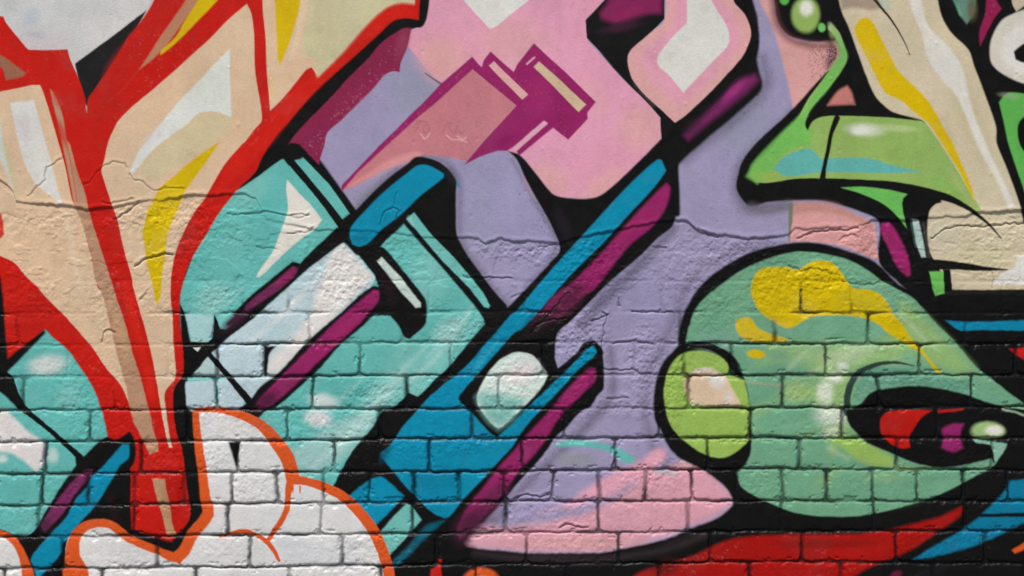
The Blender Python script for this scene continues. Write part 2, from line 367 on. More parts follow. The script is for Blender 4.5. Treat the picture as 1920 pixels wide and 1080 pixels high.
P((110,38,82), [(549,499),(558,504),(553,516),(525,541),(480,573),(445,600),(428,612),(424,606),(445,588),(480,556),(520,523)], 'shadow', soft=2.5, note='magenta strip')
B((50,26,44), 440, 600, 40, 14, -40, .9); B((150,36,96), 535, 520, 26, 8, -40, .7)
P(BLKP, [(697,537),(640,585),(580,636),(522,697),(476,742),(476,795),(497,772),(520,762),(560,728),(600,690),(640,645),(680,612),(700,592),(712,585),(720,540)], 'outline', soft=2)
P(MAG, [(700,543),(712,545),(711,562),(695,582),(675,605),(635,642),(587,687),(555,720),(525,747),(495,767),(484,768),(484,755),(495,740),(525,707),(585,647),(642,592),(690,552)], 'shadow', soft=3, note='magenta strip')
B((60,28,48), 500, 752, 34, 16, -40, .8); B((110,38,82), 545, 710, 30, 16, -45, .5); B((165,44,104), 650, 610, 50, 10, -44, .5)
P(BLKP, [(648,445),(672,455),(690,470),(717,462),(730,474),(757,508),(783,540),(798,562),(801,590),(797,610),(768,636),(758,632),(748,612),(732,592),(697,592),(712,560),(704,520),(690,500),(668,472)], 'outline', soft=2)
P((196,216,210), [(707,490),(716,482),(752,520),(767,540),(790,568),(789,575),(780,577),(750,545),(725,512)], 'highlight', sharp=True, soft=1.8, note='pale bar in the black hook')
L((40,24,30), [(720,520,18),(735,560,22)], soft=8, a=.5)
# top bar
P(BLKP, [(636,418),(650,404),(665,396),(730,332),(765,305),(780,294),(805,297),(830,308),(855,337),(856,358),(857,440),(862,468),(890,500),(917,535),(952,572),(950,592),(925,622),(910,608),(903,592),(880,562),(757,420),(745,432),(717,458),(698,478),(668,478),(650,458),(632,440)], 'outline', soft=2.2)
B((36,36,44), 845, 330, 12, 22, -30, .5)
P(BLU, [(779,312),(792,309),(807,312),(832,326),(831,334),(792,365),(755,400),(717,430),(692,455),(676,462),(662,458),(656,440),(660,424),(680,402),(730,352),(762,325)], 'face', note='blue bar end', soft=2)
B((8,108,138), 678, 446, 22, 14, 0, .6)
L((0,132,168), [(858,342,3),(862,352,3)], soft=1)
P((105,187,182), [(762,411),(777,399),(805,435),(850,482),(895,535),(905,547),(919,572),(916,577),(908,575),(880,540),(830,490),(780,430)], 'face', sharp=True, soft=1.6, note='thin aqua strip')
L((150,205,200), [(768,410,8),(775,420,6)], soft=4, a=.6)
# top left strokes
L(BLKP, [(544,302,14),(592,360,13),(640,420,15)], 'outline', sharp=True)
L(BLKP, [(568,287,12),(620,342,11),(662,399,13)], 'outline', sharp=True)
P(BLKP, [(520,300),(526,282),(545,267),(560,270),(576,286),(566,298),(552,302),(542,312),(532,299)], soft=2)

P(BLKP, [(912,603),(880,640),(842,687),(817,710),(782,744),(757,746),(740,762),(717,772),(697,805),(655,855),(625,912),(640,935),(655,931),(687,902),(708,882),(714,852),(730,837),(742,822),(755,800),(780,772),(802,747),(830,722),(870,690),(905,650),(930,622),(955,592),(945,580)], 'outline', soft=1.8)
P(BLKP, [(757,746),(765,735),(784,744),(775,752)], soft=1.5)
# ---- bottom pieces of the middle letter
P(BLU, [(655,931),(690,902),(712,894),(722,898),(758,931),(735,955),(703,986),(690,965),(672,945)], 'face', soft=2.5, note='blue wedge')
P((110,185,178), [(762,946),(770,948),(790,975),(762,1007),(730,1042),(717,1012),(711,1000),(740,967)], 'face', soft=2, note='aqua triangle')
P((8,92,114), [(800,985),(832,976),(790,1016),(752,1056),(734,1068),(734,1056),(765,1025)], 'shadow', soft=5, note='dark teal strip')
L((40,120,135), [(735,1062,4),(770,1030,5)], soft=4, a=.5)
P((196,28,22), [(822,1048),(828,1048),(827,1062),(831,1100),(805,1100),(808,1068),(820,1062)], 'drip', soft=2, note='small red drip')

# ================================================================== red letter
motif('red', 'painted_letter', 'beige graffiti letter with thick red outlines, left')
P(BLKP, [(790,-60),(785,36),(757,35),(735,42),(715,60),(660,110),(600,165),(545,225),(515,258),(490,300),(478,323),(450,350),(434,364),(455,352),(485,331),(505,315),(530,297),(556,272),(570,270),(530,276),(560,245),(600,205),(650,150),(690,110),(715,80),(740,62),(757,53),(775,50),(788,52),(796,46),(803,25),(812,-60)], 'shadow', soft=1.6, note='black right edge')
P(RED, [(-60,10),(0,30),(8,31),(14,45),(50,90),(56,94),(127,92),(132,110),(145,140),(160,182),(163,212),(166,185),(175,172),(210,120),(240,70),(262,45),(290,0),(310,-60),(792,-60),(786,38),(757,35),(735,42),(715,60),(660,110),(600,165),(545,225),(515,258),(490,300),(478,325),(450,352),(410,400),(390,435),(362,480),(350,505),(341,540),(337,567),(337,600),(341,640),(343,700),(327,730),(326,770),(332,812),(342,847),(350,910),(356,950),(356,972),(325,1016),(295,1010),(246,997),(244,985),(245,900),(243,880),(252,862),(252,830),(245,812),(215,827),(203,825),(198,800),(185,755),(170,720),(150,690),(125,655),(100,632),(86,616),(18,676),(-5,690),(-60,700)], 'outline')
# brighter and duller red passes
P(REDB, [(507,215),(560,160),(590,138),(640,100),(700,35),(750,8),(780,12),(775,30),(735,38),(660,105),(560,205),(480,300),(400,370),(440,280)], soft=6, a=.6)
P((180,34,28), [(345,-20),(300,60),(240,140),(190,215),(200,130),(265,45),(300,-20)], soft=10, a=.45)
L((176,60,54), [(262,130,2),(235,165,2),(205,190,2)], soft=3, a=.5)
B((170,24,18), 60, 590, 60, 40, 0, .5); B((214,48,40), 40, 600, 60, 8, 0, .3)
# left beige block
P(BEI, [(-60,178),(0,172),(60,160),(76,160),(84,178),(105,245),(117,290),(125,322),(135,372),(146,396),(156,420),(162,450),(172,485),(184,540),(190,546),(200,582),(210,625),(218,652),(232,700),(243,735),(243,758),(225,720),(200,690),(175,655),(150,625),(120,590),(85,556),(70,538),(48,518),(30,495),(0,480),(-60,460)], 'face')
P((196,60,48), [(-60,350),(0,398),(8,440),(0,448),(-60,460)], None, soft=2)
P((150,102,78), [(-40,100),(0,104),(12,110),(50,137),(44,143),(12,151),(6,130),(-10,120)], 'shadow', soft=2.5, note='brown triangle')
P((214,214,210), [(20,192),(65,187),(82,250),(92,285),(100,320),(112,365),(120,386),(108,378),(82,357),(62,337),(50,315),(37,270),(25,215)], 'highlight', soft=2.2, note='white panel on the beige leg')
B((208,200,205), 45, 240, 16, 30, -10, .7)
P((200,206,196), [(-40,205),(0,215),(8,270),(18,320),(28,362),(0,300),(-40,260)], 'highlight', soft=4)
L(OLI, [(10,270,7),(24,330,9),(32,370,6)], soft=5, a=.7)
L((232,218,196), [(122,400,10),(135,460,10),(150,540,8)], soft=6, a=.35)
P((180,140,112), [(95,168),(102,176),(112,196),(120,222),(126,262),(133,272),(145,318),(160,360),(172,415),(185,455),(200,500),(212,540),(218,562),(232,600),(244,640),(252,670),(265,710),(275,750),(285,790),(290,815),(296,832),(296,846),(280,852),(272,835),(260,808),(250,790),(242,758),(236,722),(231,705),(225,680),(217,652),(210,625),(200,582),(190,546),(180,528),(172,485),(162,450),(152,415),(142,390),(132,340),(119,272),(112,235),(104,205)], 'shadow', soft=1.8, note='brown side of the leg')
B((196,52,40), 108, 185, 9, 20, -20, .55); B((186,50,40), 118, 250, 8, 30, -15, .75)
L((172,112,92), [(140,300,6),(150,350,7)], soft=5, a=.5); L((196,160,120), [(205,560,16),(240,670,16)], soft=8, a=.45)
L((196,60,46), [(124,262,3),(135,310,3),(146,380,2)], soft=2, a=.6)
P(RED, [(132,268),(201,268),(197,300),(192,320),(197,340),(212,385),(220,410),(227,445),(237,485),(246,515),(250,540),(262,580),(274,620),(282,655),(291,700),(300,750),(307,790),(316,830),(300,845),(296,832),(287,790),(275,750),(265,710),(252,670),(244,640),(232,600),(218,562),(212,540),(200,500),(185,455),(172,415),(160,360),(145,318)], None)
L((218,38,18), [(235,540,16),(262,640,18),(285,740,16)], soft=8, a=.6)
P((182,144,108), [(285,897),(309,897),(312,917),(319,950),(322,980),(332,1004),(312,1002),(304,965),(295,935)], 'shadow', note='brown bar in the red stem')
# second beige
P(BEI, [(464,8),(472,25),(476,60),(478,120),(483,165),(490,212),(490,228),(480,240),(462,265),(455,271),(425,305),(400,345),(382,375),(367,395),(350,425),(340,445),(327,480),(322,510),(320,545),(324,600),(325,640),(328,680),(328,710),(317,724),(310,738),(310,755),(312,785),(322,838),(316,838),(307,790),(300,750),(291,700),(282,655),(274,620),(262,580),(250,540),(246,515),(237,485),(227,445),(220,410),(212,385),(197,340),(192,320),(197,300),(203,268),(215,240),(225,225),(250,200),(287,170),(325,135),(385,80),(425,40)], 'face')
P((214,220,214), [(431,92),(433,221),(412,212),(392,209),(370,215),(350,235),(300,270),(275,295),(260,315),(248,328),(246,320),(250,310),(260,285),(272,270),(300,235),(337,190),(375,150),(412,110)], 'highlight', soft=2.2, note='white triangle')
B((206,200,210), 290, 255, 40, 12, -42, .5)
P((204,192,156), [(378,215),(412,214),(433,222),(425,245),(405,268),(350,300),(300,338),(262,330),(275,300),(300,275),(345,240)], soft=6, a=.9)
P(YEL, [(411,266),(390,280),(350,309),(325,332),(300,353),(287,378),(277,395),(272,420),(267,436),(271,455),(275,485),(282,515),(289,545),(296,576),(303,550),(304,515),(310,482),(317,432),(337,387),(350,357),(370,327),(390,300),(405,277)], 'highlight', note='yellow wedge')
L((224,204,170), [(262,300,4),(262,420,6),(270,520,8)], soft=6, a=.4)
# top beige
P(BEI, [(492,-60),(493,10),(497,60),(500,120),(506,208),(530,185),(560,150),(575,132),(585,127),(591,135),(597,146),(603,140),(640,100),(672,63),(705,30),(730,12),(755,5),(778,8),(780,-60)], 'face')
P((199,193,156), [(585,-60),(573,40),(563,100),(590,112),(597,144),(640,100),(672,63),(705,30),(730,12),(755,6),(776,8),(778,-60)], soft=6)
L((224,204,176), [(578,-30,12),(562,50,10),(545,110,10)], soft=6, a=.6)
P(YEL, [(514,-60),(567,-60),(563,10),(552,50),(540,85),(525,124),(521,112),(517,40)], 'highlight', soft=2, note='yellow spike')
L((214,196,130), [(510,150,6),(508,185,3)], soft=4, a=.6)
# stripe in the left arm
P((182,130,100), [(370,-60),(395,-60),(368,8),(345,42),(315,82),(290,110),(262,132),(280,105),(305,65),(332,28),(350,0)], 'shadow', soft=2.2, note='brown stripe')
P(YEL, [(400,-60),(460,-60),(408,0),(380,30),(350,62),(320,90),(302,104),(304,95),(330,70),(345,45),(372,0)], 'highlight', soft=1.8, note='yellow stripe')
# specks of red on the stem
B((222,52,44), 300, 870, 40, 20, 0, .3); B((150,12,10), 330, 930, 30, 60, 0, .3)

# ================================================================== turquoise letter, left bottom
motif('turqleft', 'painted_letter', 'small turquoise letter, bottom left, crossed by black')
P((98,182,177), [(-60,700),(10,700),(20,682),(85,617),(100,632),(125,655),(150,690),(170,720),(185,755),(198,800),(202,828),(180,835),(160,852),(142,872),(120,905),(85,960),(68,992),(42,1006),(0,992),(-60,990)], 'face', soft=2)
B((206,214,214), 88, 684, 42, 22, -8, .95); B((150,205,200), 128, 745, 24, 34, 20, .35)
P((216,214,214), [(-60,765),(0,766),(22,778),(55,810),(82,830),(86,868),(68,886),(40,862),(10,848),(-60,850)], 'highlight', soft=5, note='white corner')
B((100,180,178), 8, 865, 34, 16, 20, .8); B((196,214,206), 100, 855, 12, 18, 0, .8); B((84,168,162), 40, 920, 50, 20, 0, .4); B((205,216,210), 5, 860, 12, 10, 0, .8)
P(BLKP, [(-60,500),(0,515),(6,560),(10,620),(13,672),(84,617),(86,624),(60,650),(14,697),(22,722),(45,765),(34,768),(18,752),(0,735),(-60,700)], 'outline', soft=2.5)
L(BLKP, [(12,712,24),(38,760,14),(60,778,10),(95,808,9),(125,835,10),(148,856,12)], 'outline')
L((60,110,125), [(32,710,3),(40,740,4)], soft=3, a=.4)
P(BLKP, [(200,818),(215,828),(243,808),(251,825),(253,860),(243,880),(246,992),(225,992),(190,975),(155,985),(125,1010),(118,1060),(115,1160),(60,1160),(55,1045),(45,1010),(67,993),(90,955),(117,907),(143,882),(140,850),(160,856),(185,828)], 'outline', soft=2)
P(BLU, [(229,833),(241,834),(241,857),(225,872),(210,897),(185,940),(170,960),(140,992),(125,1012),(117,1020),(115,1035),(95,1062),(80,1077),(70,1085),(57,1050),(65,1035),(92,1005),(125,970),(142,937),(162,915),(170,897),(195,872)], 'face', soft=2.2, note='blue strip')
P((118,40,92), [(158,882),(172,879),(170,892),(155,910),(132,940),(120,960),(98,985),(85,997),(75,988),(92,960),(117,925),(145,893)], 'shadow', soft=2.5, note='magenta strip')
B((48,28,44), 84, 985, 20, 16, 0, .6)
L((52,20,18), [(205,930,10),(220,985,12)], soft=8, a=.3)

# ================================================================== cloud
motif('cloud', 'painted_cloud', 'white cloud shapes with orange outlines along the bottom')
P((214,215,216), [(370,774),(400,766),(450,771),(490,788),(520,818),(546,855),(560,890),(600,902),(640,922),(682,960),(712,1003),(728,1050),(736,1160),(120,1160),(122,1060),(128,1010),(150,988),(183,978),(215,990),(240,1003),(330,1052),(352,1018),(393,965),(385,940),(378,900),(371,850)], 'face', soft=2)
P((214,215,215), [(-60,1003),(0,1003),(25,1018),(40,1050),(44,1160),(-60,1160)], 'face', soft=2)
B((222,222,220), 600, 985, 60, 24, 0, .4); B((190,196,206), 560, 1030, 60, 30, 20, .45); B((192,198,200), 430, 860, 40, 26, 0, .3); B((220,218,214), 430, 800, 50, 24, 20, .5)
B((196,202,210), 640, 1040, 40, 40, 0, .4); B((196,190,196), 240, 1040, 60, 20, 0, .35)
L(ORG, [(367,770,9),(400,768,10),(445,776,14),(490,797,19),(518,829,25),(540,862,27),(549,893,26)], 'outline')
L(ORG, [(549,890,20),(541,920,12),(539,950,11),(530,973,11),(516,994,10),(503,1014,7)], 'outline')
L(ORG, [(412,1006,4),(440,998,8),(462,997,10),(482,1004,7),(500,1015,9),(514,1030,9),(524,1050,6)], 'outline')
L(ORG, [(545,898,18),(580,903,15),(610,914,17),(645,934,18),(680,967,20),(705,1003,21),(722,1045,21),(730,1080,20),(734,1160,20)], 'outline')
L((216,80,30), [(549,915,5),(549,922,2)]); L((216,80,30), [(563,912,4),(563,924,2)])
L(ORG, [(368,776,12),(372,830,16),(378,880,18),(384,930,20),(388,962,24),(362,1000,22),(336,1042,22),(300,1033,17),(250,1014,15),(228,1000,16),(208,985,15),(183,982,16),(156,991,18),(140,1012,22),(137,1045,30),(142,1075,48),(145,1160,50)], 'outline', soft=1.6)
L(ORG, [(-60,994,12),(0,1000,12),(22,1010,13),(38,1033,14),(48,1062,19),(56,1100,30)], 'outline', soft=1.6)
P(ORG, [(318,1044),(338,1059),(352,1040),(366,1012),(345,1025)], soft=1, sharp=True)
P(BLKP, [(428,828),(452,828),(447,850),(444,882)], soft=2.5)
# black and red stem edge over the cloud rim
P(BLKP, [(334,812),(362,812),(366,860),(372,897),(377,945),(379,961),(350,997),(327,1035),(300,1027),(262,1010),(236,997),(250,992),(295,1004),(320,1012),(356,972),(350,910),(342,847)], soft=1.8)
P(RED, [(262,998),(312,1003),(332,1003),(322,1016),(298,1010)], a=.7, soft=3)
P(BEI, [(308,998),(330,998),(332,1005),(312,1003)], a=0)
P((200,190,170), [(306,760),(311,762),(321,838),(317,838)], soft=1.5)

# ================================================================== pink underside + lower middle wall
motif('hill', 'painted_panel', 'soft pink sweep below the lavender ground, bottom centre')
P((212,156,172), [(878,1018),(905,988),(945,987),(1000,982),(1060,970),(1115,948),(1135,925),(1180,895),(1215,880),(1250,878),(1290,866),(1320,878),(1345,900),(1372,930),(1376,944),(1335,972),(1295,988),(1246,1007),(1180,1025),(1120,1033),(1000,1034),(920,1029),(880,1022)], 'panel', soft=11)
L((221,160,180), [(1238,850,22),(1205,880,34),(1150,905,30),(1100,930,22),(1065,950,10)], 'panel', soft=10)
L((206,160,186), [(1100,935,12),(1050,950,14),(1010,962,10)], soft=8, a=.7)
L((150,145,182), [(1190,905,10),(1140,940,14),(1080,965,12)], soft=8, a=.6)
B((140,146,152), 1080, 862, 50, 14, 0, .8); B((160,150,190), 1010, 950, 60, 30, 0, .5); B(SAL, 1080, 1020, 140, 16, 0, .6)
P((98,180,176), [(1035,836),(1060,826),(1110,827),(1155,838),(1190,857),(1192,864),(1180,869),(1160,860),(1145,848),(1100,838),(1060,838)], 'stripe', soft=5, note='turquoise smear')
L((110,180,178), [(1225,882,4),(1245,884,8),(1270,890,5)], soft=5, a=.5)
B((210,170,170), 1290, 872, 34, 9, 5, .6); B((218,166,176), 1230, 855, 16, 14, 0, .5)

# ================================================================== creature head
motif('head', 'painted_creature', 'green cartoon creature head with a black eye, lower right')
P(BLKP, [(870,1024),(920,1030),(1000,1037),(1120,1036),(1180,1027),(1250,1010),(1300,990),(1345,972),(1372,950),(1376,938),(1360,915),(1330,890),(1300,873),(1272,858),(1252,835),(1238,805),(1228,785),(1226,740),(1235,695),(1247,673),(1270,648),(1271,635),(1277,602),(1292,567),(1310,540),(1335,515),(1360,497),(1397,477),(1435,464),(1490,454),(1540,456),(1590,470),(1640,490),(1700,540),(1800,545),(1980,545),(1980,1160),(860,1160)], 'outline', soft=3)
B((44,34,40), 1050, 1046, 120, 9, 0, .7); B((40,32,36), 1290, 1010, 60, 12, -12, .5)
P((108,163,131), [(1287,645),(1287,638),(1295,605),(1310,572),(1345,540),(1385,510),(1440,485),(1490,472),(1540,475),(1590,487),(1627,507),(1652,525),(1680,540),(1715,562),(1752,602),(1790,640),(1825,682),(1865,715),(1890,737),(1925,762),(1960,790),(1900,775),(1880,790),(1888,832),(1877,854),(1860,876),(1827,893),(1790,915),(1740,935),(1690,950),(1640,962),(1590,968),(1540,967),(1490,961),(1440,942),(1415,930),(1390,912),(1382,892),(1380,872),(1407,840),(1408,770),(1395,706),(1375,665),(1335,648)], 'face', soft=2.2)
P((146,182,112), [(1690,560),(1740,600),(1825,690),(1790,700),(1700,660),(1650,640),(1680,610)], soft=16, a=.85)
P((152,188,112), [(1440,650),(1560,645),(1690,650),(1700,680),(1620,690),(1590,740),(1590,800),(1560,850),(1540,760),(1480,740),(1540,700)], soft=18, a=.75)
B((158,186,122), 1490, 735, 34, 26, 0, .7); B((185,200,170), 1590, 665, 60, 20, -10, .5)
B((214,222,212), 1546, 735, 18, 26, 0, .95); B((210,220,205), 1565, 708, 18, 14, 0, .9); B((214,222,214), 1560, 780, 40, 22, 0, .75); B((205,215,200), 1580, 688, 14, 12, 0, .9); B((205,212,190), 1560, 810, 22, 12, 0, .7)
P((148,186,90), [(1560,822),(1600,818),(1628,832),(1677,860),(1677,875),(1640,876),(1600,858)], soft=7, a=.95)
B((150,182,110), 1700, 878, 40, 6, 0, .6); B((98,152,126), 1780, 890, 70, 14, -12, .6); B((100,158,132), 1640, 920, 100, 34, 0, .4)
B((130,170,160), 1345, 640, 50, 30, 0, .4); B((96,155,130), 1340, 600, 30, 60, 10, .3)
L((176,160,140), [(1395,715,3),(1430,720,4),(1470,722,3)], soft=4, a=.6)
P((150,175,112), [(1600,700),(1620,690),(1700,700),(1760,705),(1830,715),(1870,745),(1820,735),(1720,715),(1640,725)], a=0)
P((96,152,128), [(1612,700),(1640,688),(1700,690),(1720,705),(1815,712),(1820,738),(1765,728),(1715,722),(1652,727),(1628,738),(1612,762),(1600,745)], soft=4, a=.9)
for k in range(60):
    x = 1310 + 480 * rng.random(); y = 500 + 440 * rng.random()
    if ((x - 1560) / 230) ** 2 + ((y - 720) / 225) ** 2 < .8: B([(132,184,150),(96,152,126),(150,186,112)][k % 3], x, y, 14 + 30 * rng.random(), 8 + 14 * rng.random(), -40 + 40 * rng.random(), .28)
for (x0,y0,x1,y1,w_) in [(1520,700,1600,660,10),(1600,655,1680,650,9),(1530,760,1560,690,10),(1480,690,1510,660,8),(1555,840,1590,860,8),(1690,590,1760,660,10)]:
    L((186,206,164), [(x0,y0,w_),(x1,y1,w_*.5)], soft=6, a=.45)
# yellow hair
P((205,180,4), [(1440,502),(1470,500),(1495,505),(1512,495),(1535,488),(1560,493),(1580,515),(1592,532),(1602,540),(1635,543),(1655,555),(1666,570),(1676,590),(1690,605),(1715,640),(1727,652),(1742,672),(1768,702),(1755,698),(1730,665),(1700,645),(1665,625),(1640,605),(1600,593),(1540,592),(1520,595),(1500,606),(1480,615),(1465,612),(1450,602),(1430,590),(1415,570),(1407,545),(1413,520),(1425,505)], 'hair', soft=2, note='yellow splash')
P((205,180,4), [(1380,600),(1400,595),(1412,600),(1418,612),(1440,624),(1475,635),(1478,640),(1455,642),(1415,641),(1390,632),(1379,616)], 'hair', soft=2.5)
B((205,180,8), 1417, 663, 17, 8, 8, 1, .75, 'hair')
B((170,174,60), 1620, 565, 60, 20, 20, .25)
# snout lobe
L(BLKP, [(1268,662,10),(1290,650,12),(1315,647,12),(1342,654,13),(1364,668,13),(1378,690,12),(1388,708,10)], 'outline')
L(BLKP, [(1407,800,3),(1405,830,6),(1396,852,20),(1372,872,32),(1330,868,24),(1290,850,14)], 'outline', soft=2)
P((148,182,88), [(1285,662),(1315,658),(1342,664),(1362,677),(1368,690),(1366,700),(1378,706),(1395,712),(1402,740),(1407,770),(1406,810),(1402,826),(1385,843),(1360,857),(1335,857),(1310,847),(1290,832),(1267,810),(1255,790),(1246,752),(1246,720),(1255,690),(1270,670)], 'snout', soft=2.2, note='light green rounded snout')
P((214,190,162), [(1284,715),(1296,700),(1325,690),(1345,695),(1360,705),(1372,728),(1386,752),(1388,766),(1350,764),(1300,760),(1287,738)], 'highlight', soft=3.5, note='peach patch')
B((216,214,212), 1345, 714, 20, 16, 20, .9); B((206,200,196), 1365, 745, 12, 16, 0, .7); B((214,206,196), 1318, 694, 24, 6, -6, .8)
# eye
L((42,62,56), [(1588,775,12),(1588,745,13),(1596,718,12),(1613,697,11),(1640,684,9),(1670,679,6),(1697,682,4),(1714,686,2)], 'eyelid', soft=1.8, note='thin dark arc over the eye')
P((14,13,14), [(1587,770),(1612,758),(1630,738),(1652,730),(1715,724),(1765,729),(1815,740),(1852,754),(1890,764),(1960,772),(1960,800),(1915,806),(1885,838),(1870,856),(1827,868),(1790,876),(1752,876),(1705,865),(1665,848),(1627,831),(1602,808),(1589,790)], 'eye', soft=2.5)
L((150,180,160), [(1880,768,3),(1900,772,3),(1925,780,4)], soft=2, a=.9)
P((110,165,138), [(1800,728),(1840,735),(1880,748),(1930,766),(1960,780),(1900,763),(1850,752),(1820,740)], soft=2, a=1)
P((182,24,16), [(1650,790),(1660,776),(1685,770),(1748,769),(1728,782),(1713,803),(1704,820),(1706,838),(1692,841),(1668,831),(1652,812)], 'iris', soft=2, note='red crescent')
L((170,22,16), [(1760,772,5),(1785,770,5),(1806,768,3)], soft=1.5)
P((140,36,100), [(1765,806),(1780,797),(1806,795),(1800,815),(1806,840),(1788,848),(1765,840),(1769,822)], 'iris', soft=4, note='magenta spot')
B((150,185,122), 1852, 808, 30, 17, 0, 1, .8, 'highlight', 'pale round glint'); B((224,226,214), 1864, 807, 18, 11, 0, 1, .5)
L(BLKP, [(1820,823,4),(1850,824,5),(1884,824,4)], soft=2)
P((128,178,158), [(1824,823),(1845,827),(1888,831),(1880,851),(1865,868),(1862,846),(1855,834),(1830,830)], None, soft=2)
L(BLKP, [(1840,833,3),(1858,838,4),(1864,866,4)], soft=1.5)

# ================================================================== background right of the head
motif('lowright', 'painted_stripes', 'red and blue sweeps on black, bottom right corner')
P((160,18,13), [(1185,1085),(1210,1070),(1285,1047),(1330,1027),(1365,1013),(1410,1006),(1440,1004),(1502,1002),(1615,1001),(1715,982),(1765,968),(1790,956),(1806,950),(1800,966),(1752,1000),(1715,1025),(1665,1050),(1600,1080),(1520,1160),(1150,1160)], 'stripe', soft=5, note='red sweep')
B((110,20,14), 1560, 1020, 120, 10, 0, .5); B((176,22,12), 1620, 1035, 80, 14, -15, .4); B((60,16,14), 1250, 1062, 30, 20, -20, .6)
B(ORG, 902, 1086, 31, 21, 0, 1, .88, 'drip', 'orange blob'); B((226,170,70), 905, 1082, 10, 5, 0, .6)
L((58,48,54), [(890,1036,10),(1000,1050,13),(1120,1050,13),(1250,1030,11),(1330,1000,8)], soft=9, a=.6)
P((0,116,152), [(1960,895),(1892,902),(1887,917),(1865,940),(1840,965),(1815,985),(1790,1002),(1740,1030),(1712,1048),(1740,1045),(1815,1027),(1865,1007),(1902,990),(1960,960)], 'stripe', soft=3.5, note='blue sweep')
L(BLKP, [(1838,966,6),(1925,966,8)], soft=2)
B((30,26,34), 1740, 1075, 60, 12, -20, .4)
P(ORG, [(1897,1031),(1925,1014),(1940,1020),(1920,1030),(1903,1037)], 'stripe', soft=2, note='orange fleck')
B((150,40,90), 1680, 1078, 14, 8, -30, .4)
P((0,128,166), [(1761,591),(1960,590),(1960,620),(1802,620),(1790,614)], 'stripe', soft=2, sharp=True, note='blue band')
P((190,26,22), [(1893,655),(1930,652),(1950,690),(1912,670)], 'stripe', soft=3, note='small red fleck')

# ================================================================== hat creature top right
motif('hat', 'painted_creature', 'cream and green hooked figure with yellow streak, upper right')
P(BLKP, [(1440,-60),(1450,0),(1457,40),(1475,65),(1502,75),(1540,79),(1558,78),(1572,96),(1570,114),(1545,142),(1512,182),(1490,212),(1470,230),(1427,268),(1395,302),(1387,325),(1380,352),(1395,380),(1410,388),(1440,380),(1490,376),(1540,377),(1577,385),(1615,397),(1645,412),(1650,430),(1647,490),(1680,525),(1720,560),(1770,600),(1960,600),(1960,-60)], 'outline', soft=2.5)
into('hat')
P((213,160,158), [(1422,-60),(1424,0),(1448,50),(1465,110),(1480,170),(1488,214),(1512,184),(1545,144),(1562,125),(1574,100),(1566,76),(1520,80),(1495,76),(1470,64),(1455,40),(1448,0),(1438,-60)], 'ground', soft=4, note='salmon ground behind the hook')
L((110,66,62), [(1448,0,10),(1456,44,12),(1480,74,12),(1515,84,14),(1545,86,12)], soft=9, a=.75)
L((40,28,28), [(1556,78,14),(1562,100,16),(1553,122,12)], soft=10, a=.8)
for k in range(420):
    t = rng.random() ** 1.6; x = 1566 - 52 * t; y = 86 + rng.random() * 62
    if x < 1574 - (y - 100) * .75: B((46,30,30) if k % 4 else (205,150,146), x, y, .7 + 1.7 * rng.random() * (1 - .5 * t), .7 + 1.4 * rng.random(), 0, .75 * (1 - .6 * t))
L(BLKP, [(1552,135,6),(1530,160,8),(1500,198,12),(1470,230,14),(1430,268,16),(1400,305,18),(1392,340,22)], 'outline', soft=2)
P((190,122,116), [(1550,197),(1570,171),(1588,161),(1595,172),(1602,197)], 'ground', soft=4, note='small salmon triangle')
# cream limb
P(CRM, [(1560,-60),(1577,20),(1590,50),(1610,105),(1625,145),(1640,180),(1655,197),(1677,212),(1727,224),(1740,240),(1765,275),(1800,335),(1815,372),(1780,368),(1752,384),(1741,398),(1738,440),(1742,470),(1750,487),(1770,520),(1782,543),(1850,544),(1960,542),(1960,460),(1925,432),(1916,405),(1908,377),(1888,320),(1868,270),(1867,240),(1850,187),(1825,125),(1815,95),(1782,62),(1762,25),(1748,-60)], 'limb', soft=2)
B((186,180,140), 1820, 230, 30, 120, -22, .5); B((214,200,176), 1740, 160, 50, 60, 30, .4); B((190,188,150), 1830, 480, 70, 30, 0, .5); B((196,196,178), 1770, 440, 40, 40, 0, .4)
P((150,132,118), [(1570,-20),(1640,-20),(1655,12),(1635,18),(1600,14),(1578,18)], soft=5, a=.8)
P((168,190,170), [(1630,-60),(1665,-60),(1668,20),(1650,10)], soft=4, a=.6)
L((40,40,38), [(1632,-10,6),(1650,12,5),(1668,34,4),(1685,62,3),(1698,86,2),(1705,104,1.5)], soft=1.2)
P((216,214,206), [(1690,-60),(1722,-60),(1727,10),(1740,50),(1777,88),(1802,125),(1815,175),(1828,220),(1842,255),(1860,300),(1885,350),(1900,388),(1888,388),(1868,340),(1845,300),(1828,262),(1812,220),(1790,175),(1765,150),(1740,112),(1727,62),(1710,25)], 'highlight', soft=4, note='white streak')
P((216,216,212), [(1858,534),(1880,512),(1903,500),(1908,480),(1960,470),(1960,536)], 'highlight', soft=5, note='white corner')
